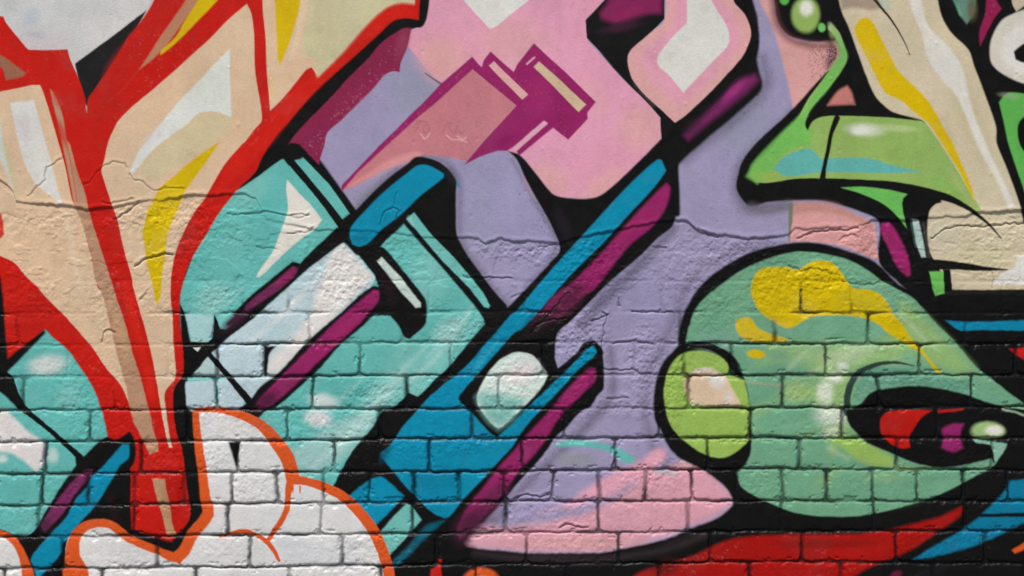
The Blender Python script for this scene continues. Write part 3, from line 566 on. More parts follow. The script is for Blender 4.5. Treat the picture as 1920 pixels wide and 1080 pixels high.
# hat
P(GRN, [(1557,45),(1572,60),(1582,87),(1587,110),(1577,132),(1552,165),(1522,200),(1511,224),(1513,243),(1522,226),(1545,217),(1590,217),(1665,220),(1727,226),(1752,255),(1775,290),(1800,330),(1822,368),(1838,392),(1830,396),(1777,367),(1727,352),(1690,345),(1615,337),(1540,335),(1490,336),(1440,343),(1417,342),(1406,325),(1412,312),(1440,285),(1470,250),(1495,222),(1515,185),(1547,142),(1572,110),(1574,85),(1565,70),(1552,52)], 'hat', note='green hooked cap')
P((108,186,88), [(1557,45),(1582,87),(1587,110),(1552,165),(1522,200),(1512,222),(1520,250),(1518,275),(1500,275),(1470,290),(1445,320),(1420,345),(1400,330),(1412,305),(1470,245),(1500,215),(1545,145),(1574,100),(1565,70)], soft=4, a=.85)
B((168,190,110), 1560, 60, 8, 14, 0, .5); B((150,182,88), 1440, 330, 40, 12, 0, .6); B((136,172,100), 1750, 310, 50, 50, 30, .4); B((126,180,88), 1770, 350, 40, 16, 30, .4)
P((94,174,168), [(1450,317),(1470,295),(1512,279),(1522,282),(1540,300),(1560,297),(1630,297),(1677,310),(1727,321),(1665,324),(1540,324),(1475,331)], 'stripe', soft=2.5, note='turquoise smear')
B((108,182,110), 1450, 318, 10, 6, 0, .5)
B((206,214,196), 1622, 243, 42, 14, 3, .95); B((190,204,150), 1680, 240, 44, 8, 3, .6); B((220,224,216), 1612, 244, 18, 9, 0, .8)
L(BLKP, [(1568,222,12),(1558,250,8),(1552,280,8),(1544,315,8),(1540,340,12)], 'outline', soft=1.5)
P(BLKP, [(1512,222),(1522,214),(1545,203),(1600,200),(1650,206),(1690,216),(1728,226),(1665,221),(1590,218),(1545,218),(1524,227),(1514,246),(1509,236)], soft=1.5)
P(YEL, [(1602,50),(1612,35),(1625,32),(1636,42),(1647,67),(1665,100),(1685,135),(1727,175),(1747,200),(1765,232),(1787,270),(1802,307),(1820,350),(1826,382),(1815,357),(1797,320),(1765,268),(1740,232),(1710,207),(1690,190),(1660,175),(1645,150),(1627,115),(1612,85),(1603,65)], 'stripe', soft=2.2, note='yellow streak')
L((170,176,130), [(1782,320,8),(1805,360,8),(1822,388,5)], soft=6, a=.5)
# brim details
L(BLKP, [(1600,344,14),(1660,346,16),(1700,352,16),(1740,362,18),(1780,373,14),(1810,388,9),(1840,408,6),(1862,428,4),(1878,448,2)], 'outline', soft=1.6)
P((102,182,88), [(1577,352),(1615,350),(1665,355),(1700,364),(1692,373),(1690,384),(1695,410),(1700,428),(1677,400),(1652,380),(1615,363)], 'brim', soft=1.6, note='green sliver under the brim')
P(BLKP, [(1692,372),(1705,360),(1760,368),(1765,380),(1752,384),(1741,398),(1738,440),(1742,470),(1750,487),(1700,520),(1690,470),(1700,430),(1694,400)], 'outline', soft=1.6)
P((172,198,194), [(1709,411),(1721,412),(1729,445),(1736,482),(1727,482),(1717,457)], 'highlight', soft=2, sharp=True, note='pale slit')
L((90,88,80), [(1731,420,6),(1742,480,6)], soft=4, a=.5)
L((60,110,100), [(1706,412,2),(1716,462,2)], soft=2, a=.7)
P((154,32,104), [(1655,416),(1670,419),(1685,442),(1702,482),(1707,515),(1700,517),(1680,497),(1664,460),(1651,430)], 'ground', soft=3.5, note='magenta sliver')
B((190,60,140), 1664, 420, 6, 6, 0, .6); B((130,30,80), 1672, 450, 10, 20, -20, .4)
P((213,157,157), [(1487,380),(1557,384),(1602,400),(1640,418),(1643,440),(1645,487),(1615,475),(1580,462),(1540,455),(1490,452),(1478,455),(1482,430)], 'ground', soft=2.5, note='salmon panel under the brim')
P((170,120,108), [(1487,378),(1560,380),(1600,398),(1640,418),(1636,432),(1590,408),(1540,398),(1490,400)], soft=7, a=.6)
B((160,110,110), 1625, 455, 22, 24, 0, .4)
L((112,118,84), [(1482,384,9),(1482,410,8),(1480,452,3)], soft=2, a=.9)
L((108,108,116), [(1410,392,14),(1440,398,10),(1478,386,14)], soft=12, a=.8)
L(BLKP, [(1720,496,26),(1765,497,18),(1825,501,12),(1888,506,2)], 'outline', soft=1.5)
P(BLKP, [(1767,505),(1781,505),(1785,545),(1771,552)], soft=1.5)
P((104,184,88), [(1742,509),(1768,509),(1770,550),(1753,555),(1748,540)], 'brim', soft=1.6, sharp=True, note='small green block')
P((36,34,30), [(1770,552),(1772,545),(1960,544),(1960,590),(1800,590)], soft=2, a=.6)
P(BLKP, [(1745,556),(1790,553),(1960,553),(1960,588),(1765,588)], soft=2)
# round beads
B(GRN, 1510, 28, 25, 31, 0, 1, .85, 'bead', 'large green bead'); B((222,224,214), 1512, 16, 15, 17, 0, 1, .4)
B((110,190,100), 1540, 52, 7, 8, 0, 1, .7, 'bead'); B((90,180,80), 1470, 0, 9, 9, 0, 1, .6, 'bead'); B((180,200,150), 1557, 52, 7, 7, 0, .6)
L((150,180,130), [(1555,46,8),(1568,64,8),(1578,85,8)], soft=3, a=.5)

motif('farletter', 'painted_letter', 'white and green letter on black, cut by the right edge')
P((96,132,116), [(1784,-60),(1832,-60),(1826,25),(1812,46),(1797,25)], 'face', soft=3)
B((92,84,56), 1822, 18, 12, 26, 0, .8); L((110,180,150), [(1788,0,5),(1800,28,5)], soft=3, a=.6)
P((140,28,74), [(1850,-60),(1867,-60),(1868,0),(1877,17),(1862,38),(1837,88),(1836,60),(1847,25)], 'shadow', soft=2, note='magenta spike')
P((196,184,160), [(1893,-60),(1960,-60),(1960,12),(1925,10),(1905,22),(1897,5)], 'face', soft=2)
P((206,203,192), [(1900,26),(1930,16),(1960,14),(1960,160),(1920,157),(1885,142),(1860,122),(1855,100),(1860,70),(1877,40)], 'face', soft=2.5, note='white ring')
P((219,218,214), [(1905,50),(1960,40),(1960,140),(1920,138),(1885,120),(1876,96),(1884,70)], soft=10, a=.8)
P(BLKP, [(1960,70),(1922,80),(1900,97),(1903,112),(1920,118),(1960,116)], 'shadow', soft=2)
P((92,176,82), [(1872,192),(1885,176),(1900,174),(1960,182),(1960,210),(1922,217),(1908,232),(1907,252),(1911,270),(1922,288),(1940,300),(1960,400),(1925,372),(1915,345),(1902,307),(1890,270),(1880,225)], 'face', soft=2, note='green letter')
B((150,160,140), 1890, 180, 22, 7, 10, .5)

# ------------------------------------------------------------------ relief
tick('painted')
XJ = X0 + vnoise(X0, Y0, 26, 21, 2) * 2.2 + vnoise(X0, Y0, 6, 23) * 0.9
YJ = Y0 + vnoise(X0, Y0, 30, 22, 2) * 2.2 + vnoise(X0, Y0, 6, 24) * 0.9
kx = np.array([-900, 0, 480, 960, 1440, 1920, 2900.0])
rows = {-3: (412,412,411,412,411), -2: (470,470,469,470,470), -1: (527,527,526,527,528),
        0: (588,587,584,586,587), 1: (648,645,641,645,644), 2: (706,706,703,704,703), 3: (769,768,766,765,762),
        4: (829,826,822,821,822), 5: (889,885,884,879,882), 6: (949,944,940,939,940), 7: (1006,1003,999,996,996), 8: (1066,1063,1058,1053,1056)}
k = 9
while rows[k - 1][0] + 59 < GROUND_Y + 30:
    rows[k] = tuple(v + 59 for v in rows[k - 1]); k += 1
KMAX = k - 1
def row_y(k, x):
    v = rows[k]; return np.interp(x, kx, [v[0]] + list(v) + [v[4]])
perps = {-2: [150, 330, 520, 700, 880, 1060, 1240, 1400, 1560, 1740],
         -1: [70, 250, 363, 457, 541, 630, 805, 985, 1160, 1243, 1330, 1420, 1501, 1595, 1690, 1790, 1880],
         0: [34, 210, 402, 580, 755, 930, 1100, 1275, 1452, 1627, 1810],
         1: [128, 315, 408, 497, 675, 845, 1020, 1190, 1283, 1371, 1547, 1724, 1905],
         2: [43, 215, 405, 586, 762, 935, 1110, 1290, 1468, 1647, 1820],
         3: [168, 350, 538, 712, 884, 1058, 1235, 1407, 1578, 1757],
         4: [85, 265, 446, 627, 805, 980, 1153, 1327, 1499, 1682, 1860],
         5: [79, 165, 253, 345, 435, 520, 606, 692, 777, 861, 945, 1037, 1124, 1210, 1298, 1382, 1467, 1550, 1636, 1719, 1806, 1890],
         6: [73, 252, 428, 601, 773, 948, 1122, 1291, 1465, 1638, 1810],
         7: [118, 296, 469, 642, 818, 987, 1160, 1333, 1504, 1680, 1848],
         8: [10, 190, 367, 542, 715, 891, 1062, 1235, 1405, 1576, 1750]}
for k in range(9, KMAX):
    perps[k] = [(v + (85 if k % 2 else 0)) for v in perps[6 if k % 4 else 5]]
for k in perps:
    v = sorted(perps[k]); p = 86.0 if (k == 5 or (k > 8 and k % 4 == 0)) else 175.0
    while v[0] > -900: v.insert(0, v[0] - p)
    while v[-1] < W + 900: v.append(v[-1] + p)
    perps[k] = v

def ell(cx, cy, rx, ry, soft=.35):
    r = np.hypot((X0 - cx) / rx, (Y0 - cy) / ry)
    return sstep(1 + soft, 1 - soft, r)

weak = np.ones_like(X0)
weak *= 1 - .62 * ell(1160, 660, 110, 150)
weak *= 1 - .72 * sstep(790, 740, Y0) * ell(175, 600, 160, 190)
weak *= 1 - .45 * ell(300, 740, 40, 110)
weak *= 1 - .5 * ell(820, 610, 110, 60)
weak *= 1 - .35 * ell(930, 700, 70, 90)
ystr = np.interp(Y0, [440, 470, 515, 560, 580, 610, 640, 2000], [0, .10, .17, .38, .6, .88, 1.0, 1.0])
ystr = ystr * np.clip(.75 + 1.1 * vnoise(X0, Y0, 55, 45, 2), .05, 1.3) * (1 - sstep(590, 660, Y0)) + ystr * sstep(590, 660, Y0)
yel_up = 1 + .9 * ell(1570, 570, 150, 50) + .6 * ell(420, 590, 90, 30)
strength = np.clip(ystr * weak * yel_up, 0, 1)

g2 = np.full(X0.shape, 0, np.float32)          # groove amount (soft union)
gdark = np.full(X0.shape, 0, np.float32)
gs = np.full(X0.shape, 0, np.float32)
offs = np.zeros_like(X0); brough = np.zeros_like(X0)
for k in range(-3, KMAX + 1):
    yl = row_y(k, xs)
    m = np.nonzero((ys > yl.min() - 24) & (ys < yl.max() + 24))[0]
    if len(m) == 0: continue
    sl = slice(m[0], m[-1] + 1)
    d = np.abs(YJ[sl] - yl[None, :])
    wv = 1 + .35 * vnoise(X0[sl], Y0[sl], 45, 50 + k)
    kk = np.exp(-(d / (2.9 * wv)) ** 3)
    g2[sl] = g2[sl] + kk - g2[sl] * kk
    gs[sl] = np.maximum(gs[sl], np.exp(-(d / 7.5) ** 2))
    kd = np.exp(-((YJ[sl] - yl[None, :] - 0.2) / (2.6 * wv)) ** 2)
    gdark[sl] = np.maximum(gdark[sl], kd)
for k in perps:
    if k + 1 > KMAX or k < -2: continue
    y0 = row_y(k, xs)[None, :]; y1 = row_y(k + 1, xs)[None, :]
    m = np.nonzero((ys > y0.min() - 10) & (ys < y1.max() + 10))[0]
    if len(m) == 0: continue
    sl = slice(m[0], m[-1] + 1)
    inside = sstep(-2, 2, YJ[sl] - y0) * sstep(2, -2, YJ[sl] - y1)
    v = perps[k]
    for i, px in enumerate(v):
        c = np.nonzero(np.abs(xs - px) < 20)[0]
        if len(c) == 0: continue
        cs = slice(c[0], c[-1] + 1)
        lean = (rng.random() - .5) * 3
        w_ = 2.5 + rng.random() * 2.0
        mid = (Y0[sl, cs] - (y0[:, cs] + y1[:, cs]) / 2) / 30
        d = np.abs(XJ[sl, cs] - px - lean * mid)
        # joints flare a little where they meet the bed joints
        flare = 1 + .5 * np.clip(np.abs(mid) - .55, 0, 1)
        kk = np.exp(-(d / (w_ * flare)) ** 3) * inside[:, cs]
        g2[sl, cs] = g2[sl, cs] + kk - g2[sl, cs] * kk
        gdark[sl, cs] = np.maximum(gdark[sl, cs], np.exp(-(d / (w_ * .95 * flare)) ** 2) * inside[:, cs])
        dv = np.minimum(np.abs(YJ[sl, cs] - y0[:, cs]), np.abs(YJ[sl, cs] - y1[:, cs]))
        q = .13 + .17 * rng.random()
        cr = sstep(q, q + .2, np.exp(-(d / 8.5) ** 1.3) * np.exp(-(dv / 6.5) ** 1.3)) * inside[:, cs]
        g2[sl, cs] = np.maximum(g2[sl, cs], cr); gdark[sl, cs] = np.maximum(gdark[sl, cs], cr * .9)
        gs[sl, cs] = np.maximum(gs[sl, cs], np.exp(-(d / 7.5) ** 2) * inside[:, cs])
    # every brick sits a little differently
    for i in range(len(v) - 1):
        c = np.nonzero((xs >= v[i]) & (xs < v[i + 1]))[0]
        if len(c) == 0: continue
        cs = slice(c[0], c[-1] + 1)
        mx = (X0[sl, cs] - (v[i] + v[i + 1]) / 2) / 90; my = (Y0[sl, cs] - (y0[:, cs] + y1[:, cs]) / 2) / 30
        o = (rng.random() - .5) * 1.1 + mx * (rng.random() - .5) * .8 + my * (rng.random() - .5) * .7
        offs[sl, cs] += o * inside[:, cs]
        brough[sl, cs] += (rng.random() ** 4) * 1.2 * inside[:, cs]
h = np.zeros_like(X0)
h += offs * sstep(0.2, 1, strength)
jv = np.clip(.82 + .7 * vnoise(X0, Y0, 64, 46, 2), .3, 1.2)
h -= 5.4 * g2 * strength * jv
chip = sstep(.18, .5, vnoise(X0, Y0, 15, 47, 3, .6)) * sstep(.04, .35, gs) * (1 - sstep(.5, .9, g2))
h -= 2.4 * chip * strength
h -= .75 * gs * strength
# pillowed arrises
# plaster coat: ends in a broken edge, thicker than the thin skim over the bricks
edge_pts = [(-900,360),(0,338),(14,346),(26,362),(30,378),(60,382),(120,384),(165,392),(210,388),(260,378),(300,376),(350,368),(450,362),(480,372),(500,412),(540,420),(590,430),(640,432),(700,434),(760,440),(855,447),(895,447),(910,457),(940,446),(960,452),(1010,451),(1045,458),(1075,447),(1160,430),(1210,421),(1265,411),(1290,415),(1310,432),(1345,442),(1440,447),(1478,440),(1490,430),(1580,426),(1620,422),(1634,412),(1700,414),(1745,408),(1810,405),(1835,398),(1920,395),(2900,400)]
e = np.array(edge_pts, float)
ey = np.interp(xs, e[:, 0], e[:, 1])[None, :] + vnoise(X0, X0 * 0 + 3, 14, 61, 2)[:1] * 2.0
de = YJ - ey                                     # >0 below the edge
smooth_edge = np.interp(xs, [-900, 0, 450, 500, 590, 720, 850, 2900], [1, 1, 1, .35, .7, .6, 1, 1])[None, :]
lv = np.clip(1 + .7 * vnoise(X0, Y0 * 0 + 9, 60, 62, 2), .4, 1.6) * smooth_edge
h += 2.9 * sstep(1.6, -1.6, de) * lv
h += 0.9 * np.exp(-((de + 4) / 4.0) ** 2) * lv
h += 0.8 * sstep(22, -2, de)
# broken skim layers below the edge: ragged plates about a millimetre thick
band = sstep(0, 12, de) * sstep(620, 520, Y0)
pn = vnoise(X0, Y0 * 1.5, 62, 63, 4, .58)
h += .95 * sstep(-.04, .04, pn - .05) * band
h += .6 * sstep(-.04, .04, vnoise(X0, Y0 * 1.4, 40, 64, 4, .6) + .12) * band
cdark = np.zeros_like(X0)
cdark = np.maximum(cdark, np.exp(-((de - 1.6) / 1.5) ** 2) * np.clip(lv - .75, 0, .6))  # shadow line just below the plaster edge, put into the colour
# second broken ledges and cracks (mural x, y, depth)
def groove(pts, w, depth, lift=0.0):
    global h
    A = np.array(pts, float); m = 14
    ii = np.nonzero((xs > A[:, 0].min() - m) & (xs < A[:, 0].max() + m))[0]
    jj = np.nonzero((ys > A[:, 1].min() - m) & (ys < A[:, 1].max() + m))[0]
    if len(ii) == 0 or len(jj) == 0: return
    sl = (slice(jj[0], jj[-1] + 1), slice(ii[0], ii[-1] + 1))
    px = X0[sl] + vnoise(X0[sl], Y0[sl], 8, 71) * 2.5; py = Y0[sl] + vnoise(X0[sl], Y0[sl], 8, 72) * 2.5
    d = stroke_sd(px, py, A, np.zeros(len(A)))
    h[sl] -= depth * np.exp(-(d / w) ** 2)
    cdark[sl] = np.maximum(cdark[sl], np.exp(-(d / (w * .5)) ** 2) * min(.9, depth * .42))
    if lift:
        d2 = stroke_sd(px, py + 3.5, A, np.zeros(len(A)))
        h[sl] += lift * np.exp(-(d2 / (w * 1.6)) ** 2)
C = [([(1502,545),(1501,568)], 2.8), ([(52,368),(70,350),(85,335),(90,315),(110,302),(118,298)], .9), ([(155,345),(170,342),(180,325),(200,308),(215,303),(232,306),(240,315)], .8),
     ([(243,328),(250,336),(270,342),(290,358),(310,352),(345,355)], .8), ([(220,412),(240,395),(258,384),(262,378)], 1.6), ([(252,500),(265,490),(290,480),(308,474),(325,478)], 2.0),
     ([(195,380),(208,384),(222,378),(250,374)], 1.0), ([(425,402),(480,400),(500,398),(540,405),(580,402)], 1.0), ([(545,406),(565,410),(580,400)], .8), ([(540,438),(570,436),(590,428)], .8), ([(480,464),(520,466)], .8),
     ([(712,420),(722,398),(735,388),(748,395),(742,410)], 1.0), ([(738,385),(742,370),(745,360)], .7),
     ([(870,520),(905,522),(935,522),(960,522)], 1.2), ([(1225,464),(1250,464)], .9), ([(1310,430),(1330,440),(1345,444)], 1.2), ([(1010,462),(1028,464),(1045,455)], .9),
     ([(1495,448),(1515,438),(1560,432),(1610,428)], 1.6), ([(1745,447),(1758,440),(1770,430),(1790,424),(1850,425),(1875,421),(1920,418)], 1.4), ([(1575,450),(1590,440),(1605,442)], .9),
     ([(1130,586),(1138,590),(1132,620),(1128,650)], 2.0), ([(1112,602),(1125,598),(1140,588)], 1.6), ([(1148,645),(1175,640),(1200,640),(1230,645)], 1.2), ([(1130,690),(1160,695),(1185,690),(1200,700),(1222,700)], 1.2), ([(1140,750),(1165,745),(1180,748)], 1.0),
     ([(1185,585),(1225,583),(1260,586)], 1.2), ([(1160,560),(1161,575)], 1.5), ([(190,640),(195,625),(205,620),(215,622)], 1.4), ([(305,478),(320,474)], 1), ([(262,560),(272,555),(278,545)], 1),
     ([(1480,500),(1500,508),(1520,502),(1560,512)], .9), ([(1580,528),(1620,535),(1650,530)], .9), ([(1860,512),(1862,540)], .8),
     ([(1050,990),(1060,982),(1075,984),(1085,990),(1100,988)], 1.8), ([(965,935),(985,928),(1010,932),(1030,925)], 1.5), ([(1148,875),(1153,860),(1155,850)], 2.2),
     ([(1375,870),(1390,875),(1400,870)], 1), ([(1065,550),(1045,570),(1020,600)], 1.0), ([(1060,598),(1030,600),(1005,608),(996,625)], 1.6), ([(960,560),(975,550),(990,556)], .8)]
for pts, dp in C: groove(pts, 2.0, dp * 1.7, dp * .8)
# wide slump under the broken edge and rough patches
fine = vnoise(X0, Y0, 11, 81, 3, .6); ridg = 1 - 2 * np.abs(vnoise(X0, Y0, 13, 82, 3, .6))
rough = np.zeros_like(X0)
for cx, cy, rx, ry, a in [(330,400,60,34,1.0),(330,480,40,60,.6),(100,420,150,30,.5),(60,560,80,40,.5),(420,430,60,40,.6),(640,530,60,50,1.1),(600,480,60,40,.5),(740,470,60,30,.8),(880,620,60,30,1.1),
                          (700,740,60,24,1.2),(410,560,50,30,.9),(940,460,50,24,1.1),(1000,465,50,30,1.1),(1380,470,90,30,1.2),(1290,520,80,50,.7),(1090,640,46,64,1.7),(1210,680,36,70,1.2),(1180,760,70,24,.9),
                          (1620,450,40,30,1.0),(1520,520,90,30,1.1),(1340,580,50,50,.7),(1480,560,80,40,.6),(1260,740,20,60,1.0),(1110,500,70,60,1.0),(1030,600,50,40,1.0),(920,650,50,40,.6),(960,730,60,60,.8),(1060,740,60,60,.8),
                          (780,840,60,26,.7),(860,830,60,20,.9),(690,850,30,30,.8),(310,860,40,26,.9),(160,780,40,60,.8),(150,730,60,40,.7),(290,570,50,30,.6),(400,860,30,30,.8),(500,900,40,40,.3),(1220,900,60,26,.8),(1000,960,50,20,.7),
                          (1260,870,40,14,.8),(1600,900,60,30,.35),(1480,820,60,60,.3),(1560,800,60,30,.6),(1860,440,70,30,.7),(1840,500,60,30,.6),(1680,570,40,40,.6),(200,560,40,60,.7),(200,680,60,60,.4),(80,690,60,20,.4),(220,1060,60,30,.4),(420,1030,60,20,.4),(600,1030,50,40,.35),(250,410,60,20,1.0)]:
    rough = np.maximum(rough, a * ell(cx, cy, rx, ry, .6))
base_r = np.interp(Y0, [300, 420, 600, 2200], [0.05, .22, .15, .13])
rough = np.clip(np.maximum(rough, brough * .6 * strength), 0, 2) * sstep(-6, 10, de) + base_r
f2 = vnoise(X0, Y0, 5, 85, 2, .7)
h += rough * (fine * .9 + f2 * .55 + ridg * .8 * sstep(.3, .7, rough)) * 1.35
h += vnoise(X0, Y0, 120, 83, 2) * 1.2 + vnoise(X0, Y0, 30, 84, 2) * (.12 + .28 * lower)
# small bumps and pits in the plaster
npit = 700
pj = rng.random((npit, 4))
for a_, b_, c_, d_ in pj:
    cx = a_ * 2300 - 190; cy = b_ * 1500 - 190; r = 1.4 + 2.0 * c_ ** 2; dp = (-.55 if d_ > .45 else .55) * (0.6 + c_)
    i0, i1 = np.searchsorted(xs, [cx - 9, cx + 9]); j0, j1 = np.searchsorted(ys, [cy - 9, cy + 9])
    if i1 > i0 and j1 > j0:
        h[j0:j1, i0:i1] += dp * np.exp(-(((X0[j0:j1, i0:i1] - cx) ** 2 + (Y0[j0:j1, i0:i1] - cy) ** 2) / r ** 2))

tick('relief')
# mottling: thin coats, dulled and rubbed patches, run-off streaks, overspray grain
m1 = vnoise(X0, Y0, 70, 101, 4, .65); m2 = vnoise(X0, Y0, 24, 102, 3, .6)
m3 = vnoise(X0, Y0 * .22, 9, 103, 3, .6)                       # vertical weather streaks
lum = COL @ np.array([.3, .6, .1], np.float32)
COL *= (1 + .08 * m1 + .05 * m2 + .035 * m3)[..., None]
dull = (sstep(.10, .6, vnoise(X0, Y0, 85, 104, 4, .62)) * .08)[..., None]
COL = COL * (1 - dull) + (lum[..., None] * .92) * dull
grime = (sstep(.28, .75, vnoise(X0, Y0, 46, 105, 4, .7) + .25 * m3) * .12)[..., None]
COL = COL * (1 - grime * np.array([.75, .8, 1.0], np.float32))
scuff = (sstep(.42, .62, vnoise(X0, Y0, 5, 106, 2, .7)) * sstep(.05, .5, vnoise(X0, Y0, 60, 107, 2)) * .22)[..., None]
COL = COL * (1 - scuff) + (COL * .55 + .5 * .45) * scuff * sstep(.02, .06, lum)[..., None] + COL * scuff * (1 - sstep(.02, .06, lum))[..., None]
# ------------------------------------------------------------------ wear, grime in open joints and cracks, painted-in ledge shadow, paint variation
dirt_shade = np.array([.004, .006, .008], np.float32)
gd = np.clip(gdark * strength, 0, 1)[..., None] * np.clip(.9 + .3 * vnoise(X0, Y0, 20, 91, 2), 0, 1)[..., None]
gd = 1 - (1 - np.clip(gd, 0, 1)) ** 1.15
gd = gd * sstep(.2, .62, strength)[..., None] * (.6 + .4 * sstep(-.5, .1, vnoise(X0, Y0, 38, 95, 2)))[..., None]
ck = cdark[..., None] * .75
COL = COL * (1 - ck) + (dirt_shade + COL * .12) * ck  # darkens crack grime and the painted ledge shadow alike
# paint that reached into the joint keeps a tint of its colour
COL = COL * (1 - gd) + (dirt_shade + COL * .05) * gd
var = 1 + .045 * vnoise(X0, Y0, 90, 92, 3) + .035 * vnoise(X0, Y0, 7, 93, 2)
COL *= var[..., None]
tint = vnoise(X0, Y0, 150, 94, 2)[..., None] * np.array([.025, 0, -.02], np.float32)
COL *= 1 + tint
COL = np.clip(COL, .0025, .83)

# ------------------------------------------------------------------ geometry
hm = h * 0.001
XW = (X0.astype(np.float64) - W / 2) * S
ZW = ZC - (Y0.astype(np.float64) - H / 2) * S
hx = np.gradient(hm, xs * S, axis=1); hz = -np.gradient(hm, ys * S, axis=0)
NRM = np.stack([-hx, -np.ones_like(hx), -hz], -1); NRM /= np.linalg.norm(NRM, axis=-1, keepdims=True)
CO = np.stack([XW, -hm - 0.006, ZW], -1).reshape(-1, 3).astype(np.float32)
NR = NRM.reshape(-1, 3).astype(np.float32)
CF = np.concatenate([COL.reshape(-1, 3), np.ones((NX * NY, 1), np.float32)], 1).astype(np.float32)

def material(name, rough=.40, bump=.35):
    m = bpy.data.materials.new(name); m.use_nodes = True
    nt = m.node_tree; N = nt.nodes; K = nt.links
    bs = N['Principled BSDF']
    at = N.new('ShaderNodeAttribute'); at.attribute_name = 'paint'
    tc = N.new('ShaderNodeNewGeometry')
    n1 = N.new('ShaderNodeTexNoise'); n1.inputs['Scale'].default_value = 260; n1.inputs['Detail'].default_value = 4
    n2 = N.new('ShaderNodeTexNoise'); n2.inputs['Scale'].default_value = 28; n2.inputs['Detail'].default_value = 5
    n3 = N.new('ShaderNodeTexVoronoi'); n3.inputs['Scale'].default_value = 150
    for n in (n1, n2, n3): K.new(tc.outputs['Position'], n.inputs['Vector'])
    mr = N.new('ShaderNodeMapRange'); mr.inputs[1].default_value = .3; mr.inputs[2].default_value = .7
    mr.inputs[3].default_value = rough - .1; mr.inputs[4].default_value = rough + .16
    K.new(n2.outputs['Fac'], mr.inputs[0]); K.new(mr.outputs[0], bs.inputs['Roughness'])
    v = N.new('ShaderNodeMapRange'); v.inputs[1].default_value = .3; v.inputs[2].default_value = .7
    v.inputs[3].default_value = .93; v.inputs[4].default_value = 1.06
    K.new(n1.outputs['Fac'], v.inputs[0])
    mx = N.new('ShaderNodeVectorMath'); mx.operation = 'SCALE'
    K.new(at.outputs['Color'], mx.inputs[0]); K.new(v.outputs[0], mx.inputs['Scale']); K.new(mx.outputs[0], bs.inputs['Base Color'])
    ad = N.new('ShaderNodeMath'); ad.operation = 'MULTIPLY_ADD'; ad.inputs[1].default_value = .35
    K.new(n3.outputs['Distance'], ad.inputs[0]); K.new(n1.outputs['Fac'], ad.inputs[2])
    bp = N.new('ShaderNodeBump'); bp.inputs['Strength'].default_value = bump; bp.inputs['Distance'].default_value = .0012
    K.new(ad.outputs[0], bp.inputs['Height']); K.new(bp.outputs[0], bs.inputs['Normal'])
    bs.inputs['Specular IOR Level'].default_value = .15
    return m
tick('pre mesh')
PAINT = material('sprayed_wall_paint')

col = bpy.context.scene.collection
def face_mesh(name, mask, parent):
    jj, ii = np.nonzero(mask)
    a = jj * NX + ii
    F = np.stack([a, a + NX, a + NX + 1, a + 1], 1)          # counter-clockwise seen from the street
    used, inv = np.unique(F, return_inverse=True)
    inv = inv.reshape(-1).astype(np.int32)
    me = bpy.data.meshes.new(name); nf = len(F)
    me.vertices.add(len(used)); me.vertices.foreach_set('co', CO[used].ravel())
    me.loops.add(nf * 4); me.loops.foreach_set('vertex_index', inv)
    me.polygons.add(nf); me.polygons.foreach_set('loop_start', np.arange(0, nf * 4, 4, dtype=np.int32))
    me.polygons.foreach_set('loop_total', np.full(nf, 4, np.int32))
    me.update(calc_edges=True)
    at = me.color_attributes.new('paint', 'FLOAT_COLOR', 'POINT'); at.data.foreach_set('color', CF[used].ravel())
    me.polygons.foreach_set('use_smooth', np.ones(nf, bool))
    me.normals_split_custom_set_from_vertices(NR[used])
    me.materials.append(PAINT)
    o = bpy.data.objects.new(name, me); col.objects.link(o)
    if parent: o.parent = parent
    return o

root = bpy.data.objects.new('graffiti_wall', None); col.objects.link(root)
root.location = (0, 0, 0)
root['label'] = 'graffiti covered brick wall with smooth plaster above and a bright spray painted mural'
root['category'] = 'wall'; root['kind'] = 'thing'

FL = LAB[:-1, :-1].copy()
inf = (X0[:-1, :-1] >= -1) & (X0[:-1, :-1] <= W + 1) & (Y0[:-1, :-1] >= -1) & (Y0[:-1, :-1] <= H + 1)
FL[~inf] = 0
below = (de[:-1, :-1] > 0)
o = face_mesh('brickwork', (FL == 0) & below, root); o['label'] = 'brick courses under thick paint'
o = face_mesh('plaster_coat', (FL == 0) & ~below, root); o['label'] = 'smooth plaster ending in a broken edge'
for key, d in PARTS.items():
    if not d: continue
    part = None
    for (i, sub, note) in d['items']:
        m = FL == i
        if m.sum() < 25: continue
        if part is None:
            part = face_mesh(d['name'], m, root); part['label'] = d['label']
        else:
            c = face_mesh('painted_' + sub if sub not in ('hair','snout','eye','eyelid','iris','limb','hat','brim','bead','outline','highlight') else sub, m, part)
            if note: c['label'] = note

tick('mesh')
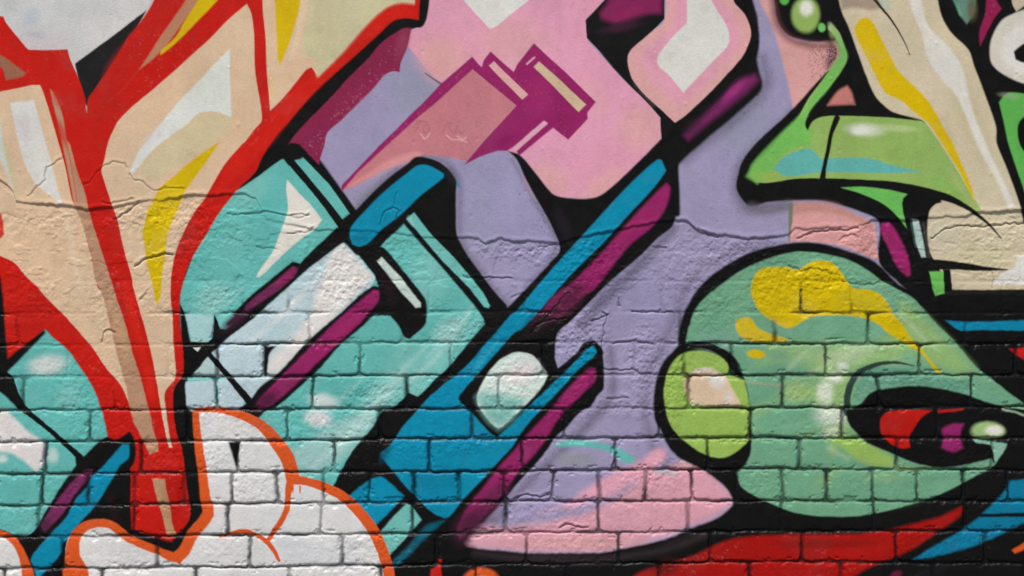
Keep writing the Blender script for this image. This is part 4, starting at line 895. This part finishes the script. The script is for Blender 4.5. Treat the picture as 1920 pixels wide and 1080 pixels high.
# solid wall behind the painted face, with a coping
def box(name, x0, x1, y0, y1, z0, z1, mat, parent=None, bev=0.0):
    import bmesh
    bm = bmesh.new(); bmesh.ops.create_cube(bm, size=1)
    for v in bm.verts:
        v.co.x = x0 + (v.co.x + .5) * (x1 - x0); v.co.y = y0 + (v.co.y + .5) * (y1 - y0); v.co.z = z0 + (v.co.z + .5) * (z1 - z0)
    if bev: bmesh.ops.bevel(bm, geom=bm.edges[:], offset=bev, segments=2, affect='EDGES')
    me = bpy.data.meshes.new(name); bm.to_mesh(me); bm.free(); me.materials.append(mat)
    o = bpy.data.objects.new(name, me); col.objects.link(o)
    if parent: o.parent = parent
    return o
def plain(name, c, scale, amt, rough=.85):
    m = bpy.data.materials.new(name); m.use_nodes = True; N = m.node_tree.nodes; K = m.node_tree.links
    b = N['Principled BSDF']; b.inputs['Roughness'].default_value = rough
    n = N.new('ShaderNodeTexNoise'); n.inputs['Scale'].default_value = scale; n.inputs['Detail'].default_value = 6
    g = N.new('ShaderNodeNewGeometry'); K.new(g.outputs['Position'], n.inputs['Vector'])
    r = N.new('ShaderNodeValToRGB'); r.color_ramp.elements[0].color = (c[0]*(1-amt), c[1]*(1-amt), c[2]*(1-amt), 1); r.color_ramp.elements[1].color = (c[0]*(1+amt), c[1]*(1+amt), c[2]*(1+amt), 1)
    r.color_ramp.elements[0].position = .3; r.color_ramp.elements[1].position = .7
    K.new(n.outputs['Fac'], r.inputs[0]); K.new(r.outputs[0], b.inputs['Base Color'])
    bp = N.new('ShaderNodeBump'); bp.inputs['Strength'].default_value = .4; bp.inputs['Distance'].default_value = .003
    K.new(n.outputs['Fac'], bp.inputs['Height']); K.new(bp.outputs[0], b.inputs['Normal'])
    return m
brickm = plain('bare_brick', (.26, .16, .12), 30, .3)
conc = plain('concrete', (.34, .33, .31), 18, .2)
asph = plain('pavement_grey', (.16, .16, .155), 60, .3)
xl, xr = XW[0, 0], XW[0, -1]; zt = ZW[0, 0]
box('wall_core', xl, xr, 0.004, 0.23, 0.0, zt, brickm, root)
box('coping', xl - .03, xr + .03, -0.045, 0.27, zt, zt + .08, conc, root, .008)
g = box('pavement', -40, 40, -60, 20, -0.3, -0.001, asph); g['kind'] = 'structure'

# ------------------------------------------------------------------ light, sky, camera
sc = bpy.context.scene
w = bpy.data.worlds.new('World'); sc.world = w; w.use_nodes = True
nt = w.node_tree; bg = nt.nodes['Background']
sky = nt.nodes.new('ShaderNodeTexSky'); sky.sky_type = 'NISHITA'; sky.sun_disc = False
EL, AZ = math.radians(62), math.radians(205)       # azimuth from +Y towards +X: sun up and slightly left, on the street side
sky.sun_elevation = EL; sky.sun_rotation = AZ; sky.air_density = 1.0; sky.dust_density = 4.0; sky.ozone_density = .6
nt.links.new(sky.outputs[0], bg.inputs[0]); bg.inputs[1].default_value = .06
sd = bpy.data.lights.new('sun', 'SUN'); sd.energy = 2.7; sd.angle = math.radians(7); sd.color = (1, .95, .88)
so = bpy.data.objects.new('sun', sd); col.objects.link(so)
import mathutils
dirv = mathutils.Vector((math.sin(AZ) * math.cos(EL), math.cos(AZ) * math.cos(EL), math.sin(EL)))
so.rotation_euler = dirv.to_track_quat('Z', 'Y').to_euler(); so.location = dirv * 10

cd = bpy.data.cameras.new('camera'); co = bpy.data.objects.new('camera', cd); col.objects.link(co)
DIST = 4.0
cd.sensor_width = 36; cd.lens = 36 * (DIST - .006) / (W * S)
co.location = (0, -DIST, ZC); co.rotation_euler = (math.radians(90), 0, 0)
cd.clip_end = 200; sc.camera = co
sc.view_settings.view_transform = 'Standard'; sc.view_settings.look = 'None'
sc.view_settings.exposure = 0.37; sc.view_settings.gamma = 1
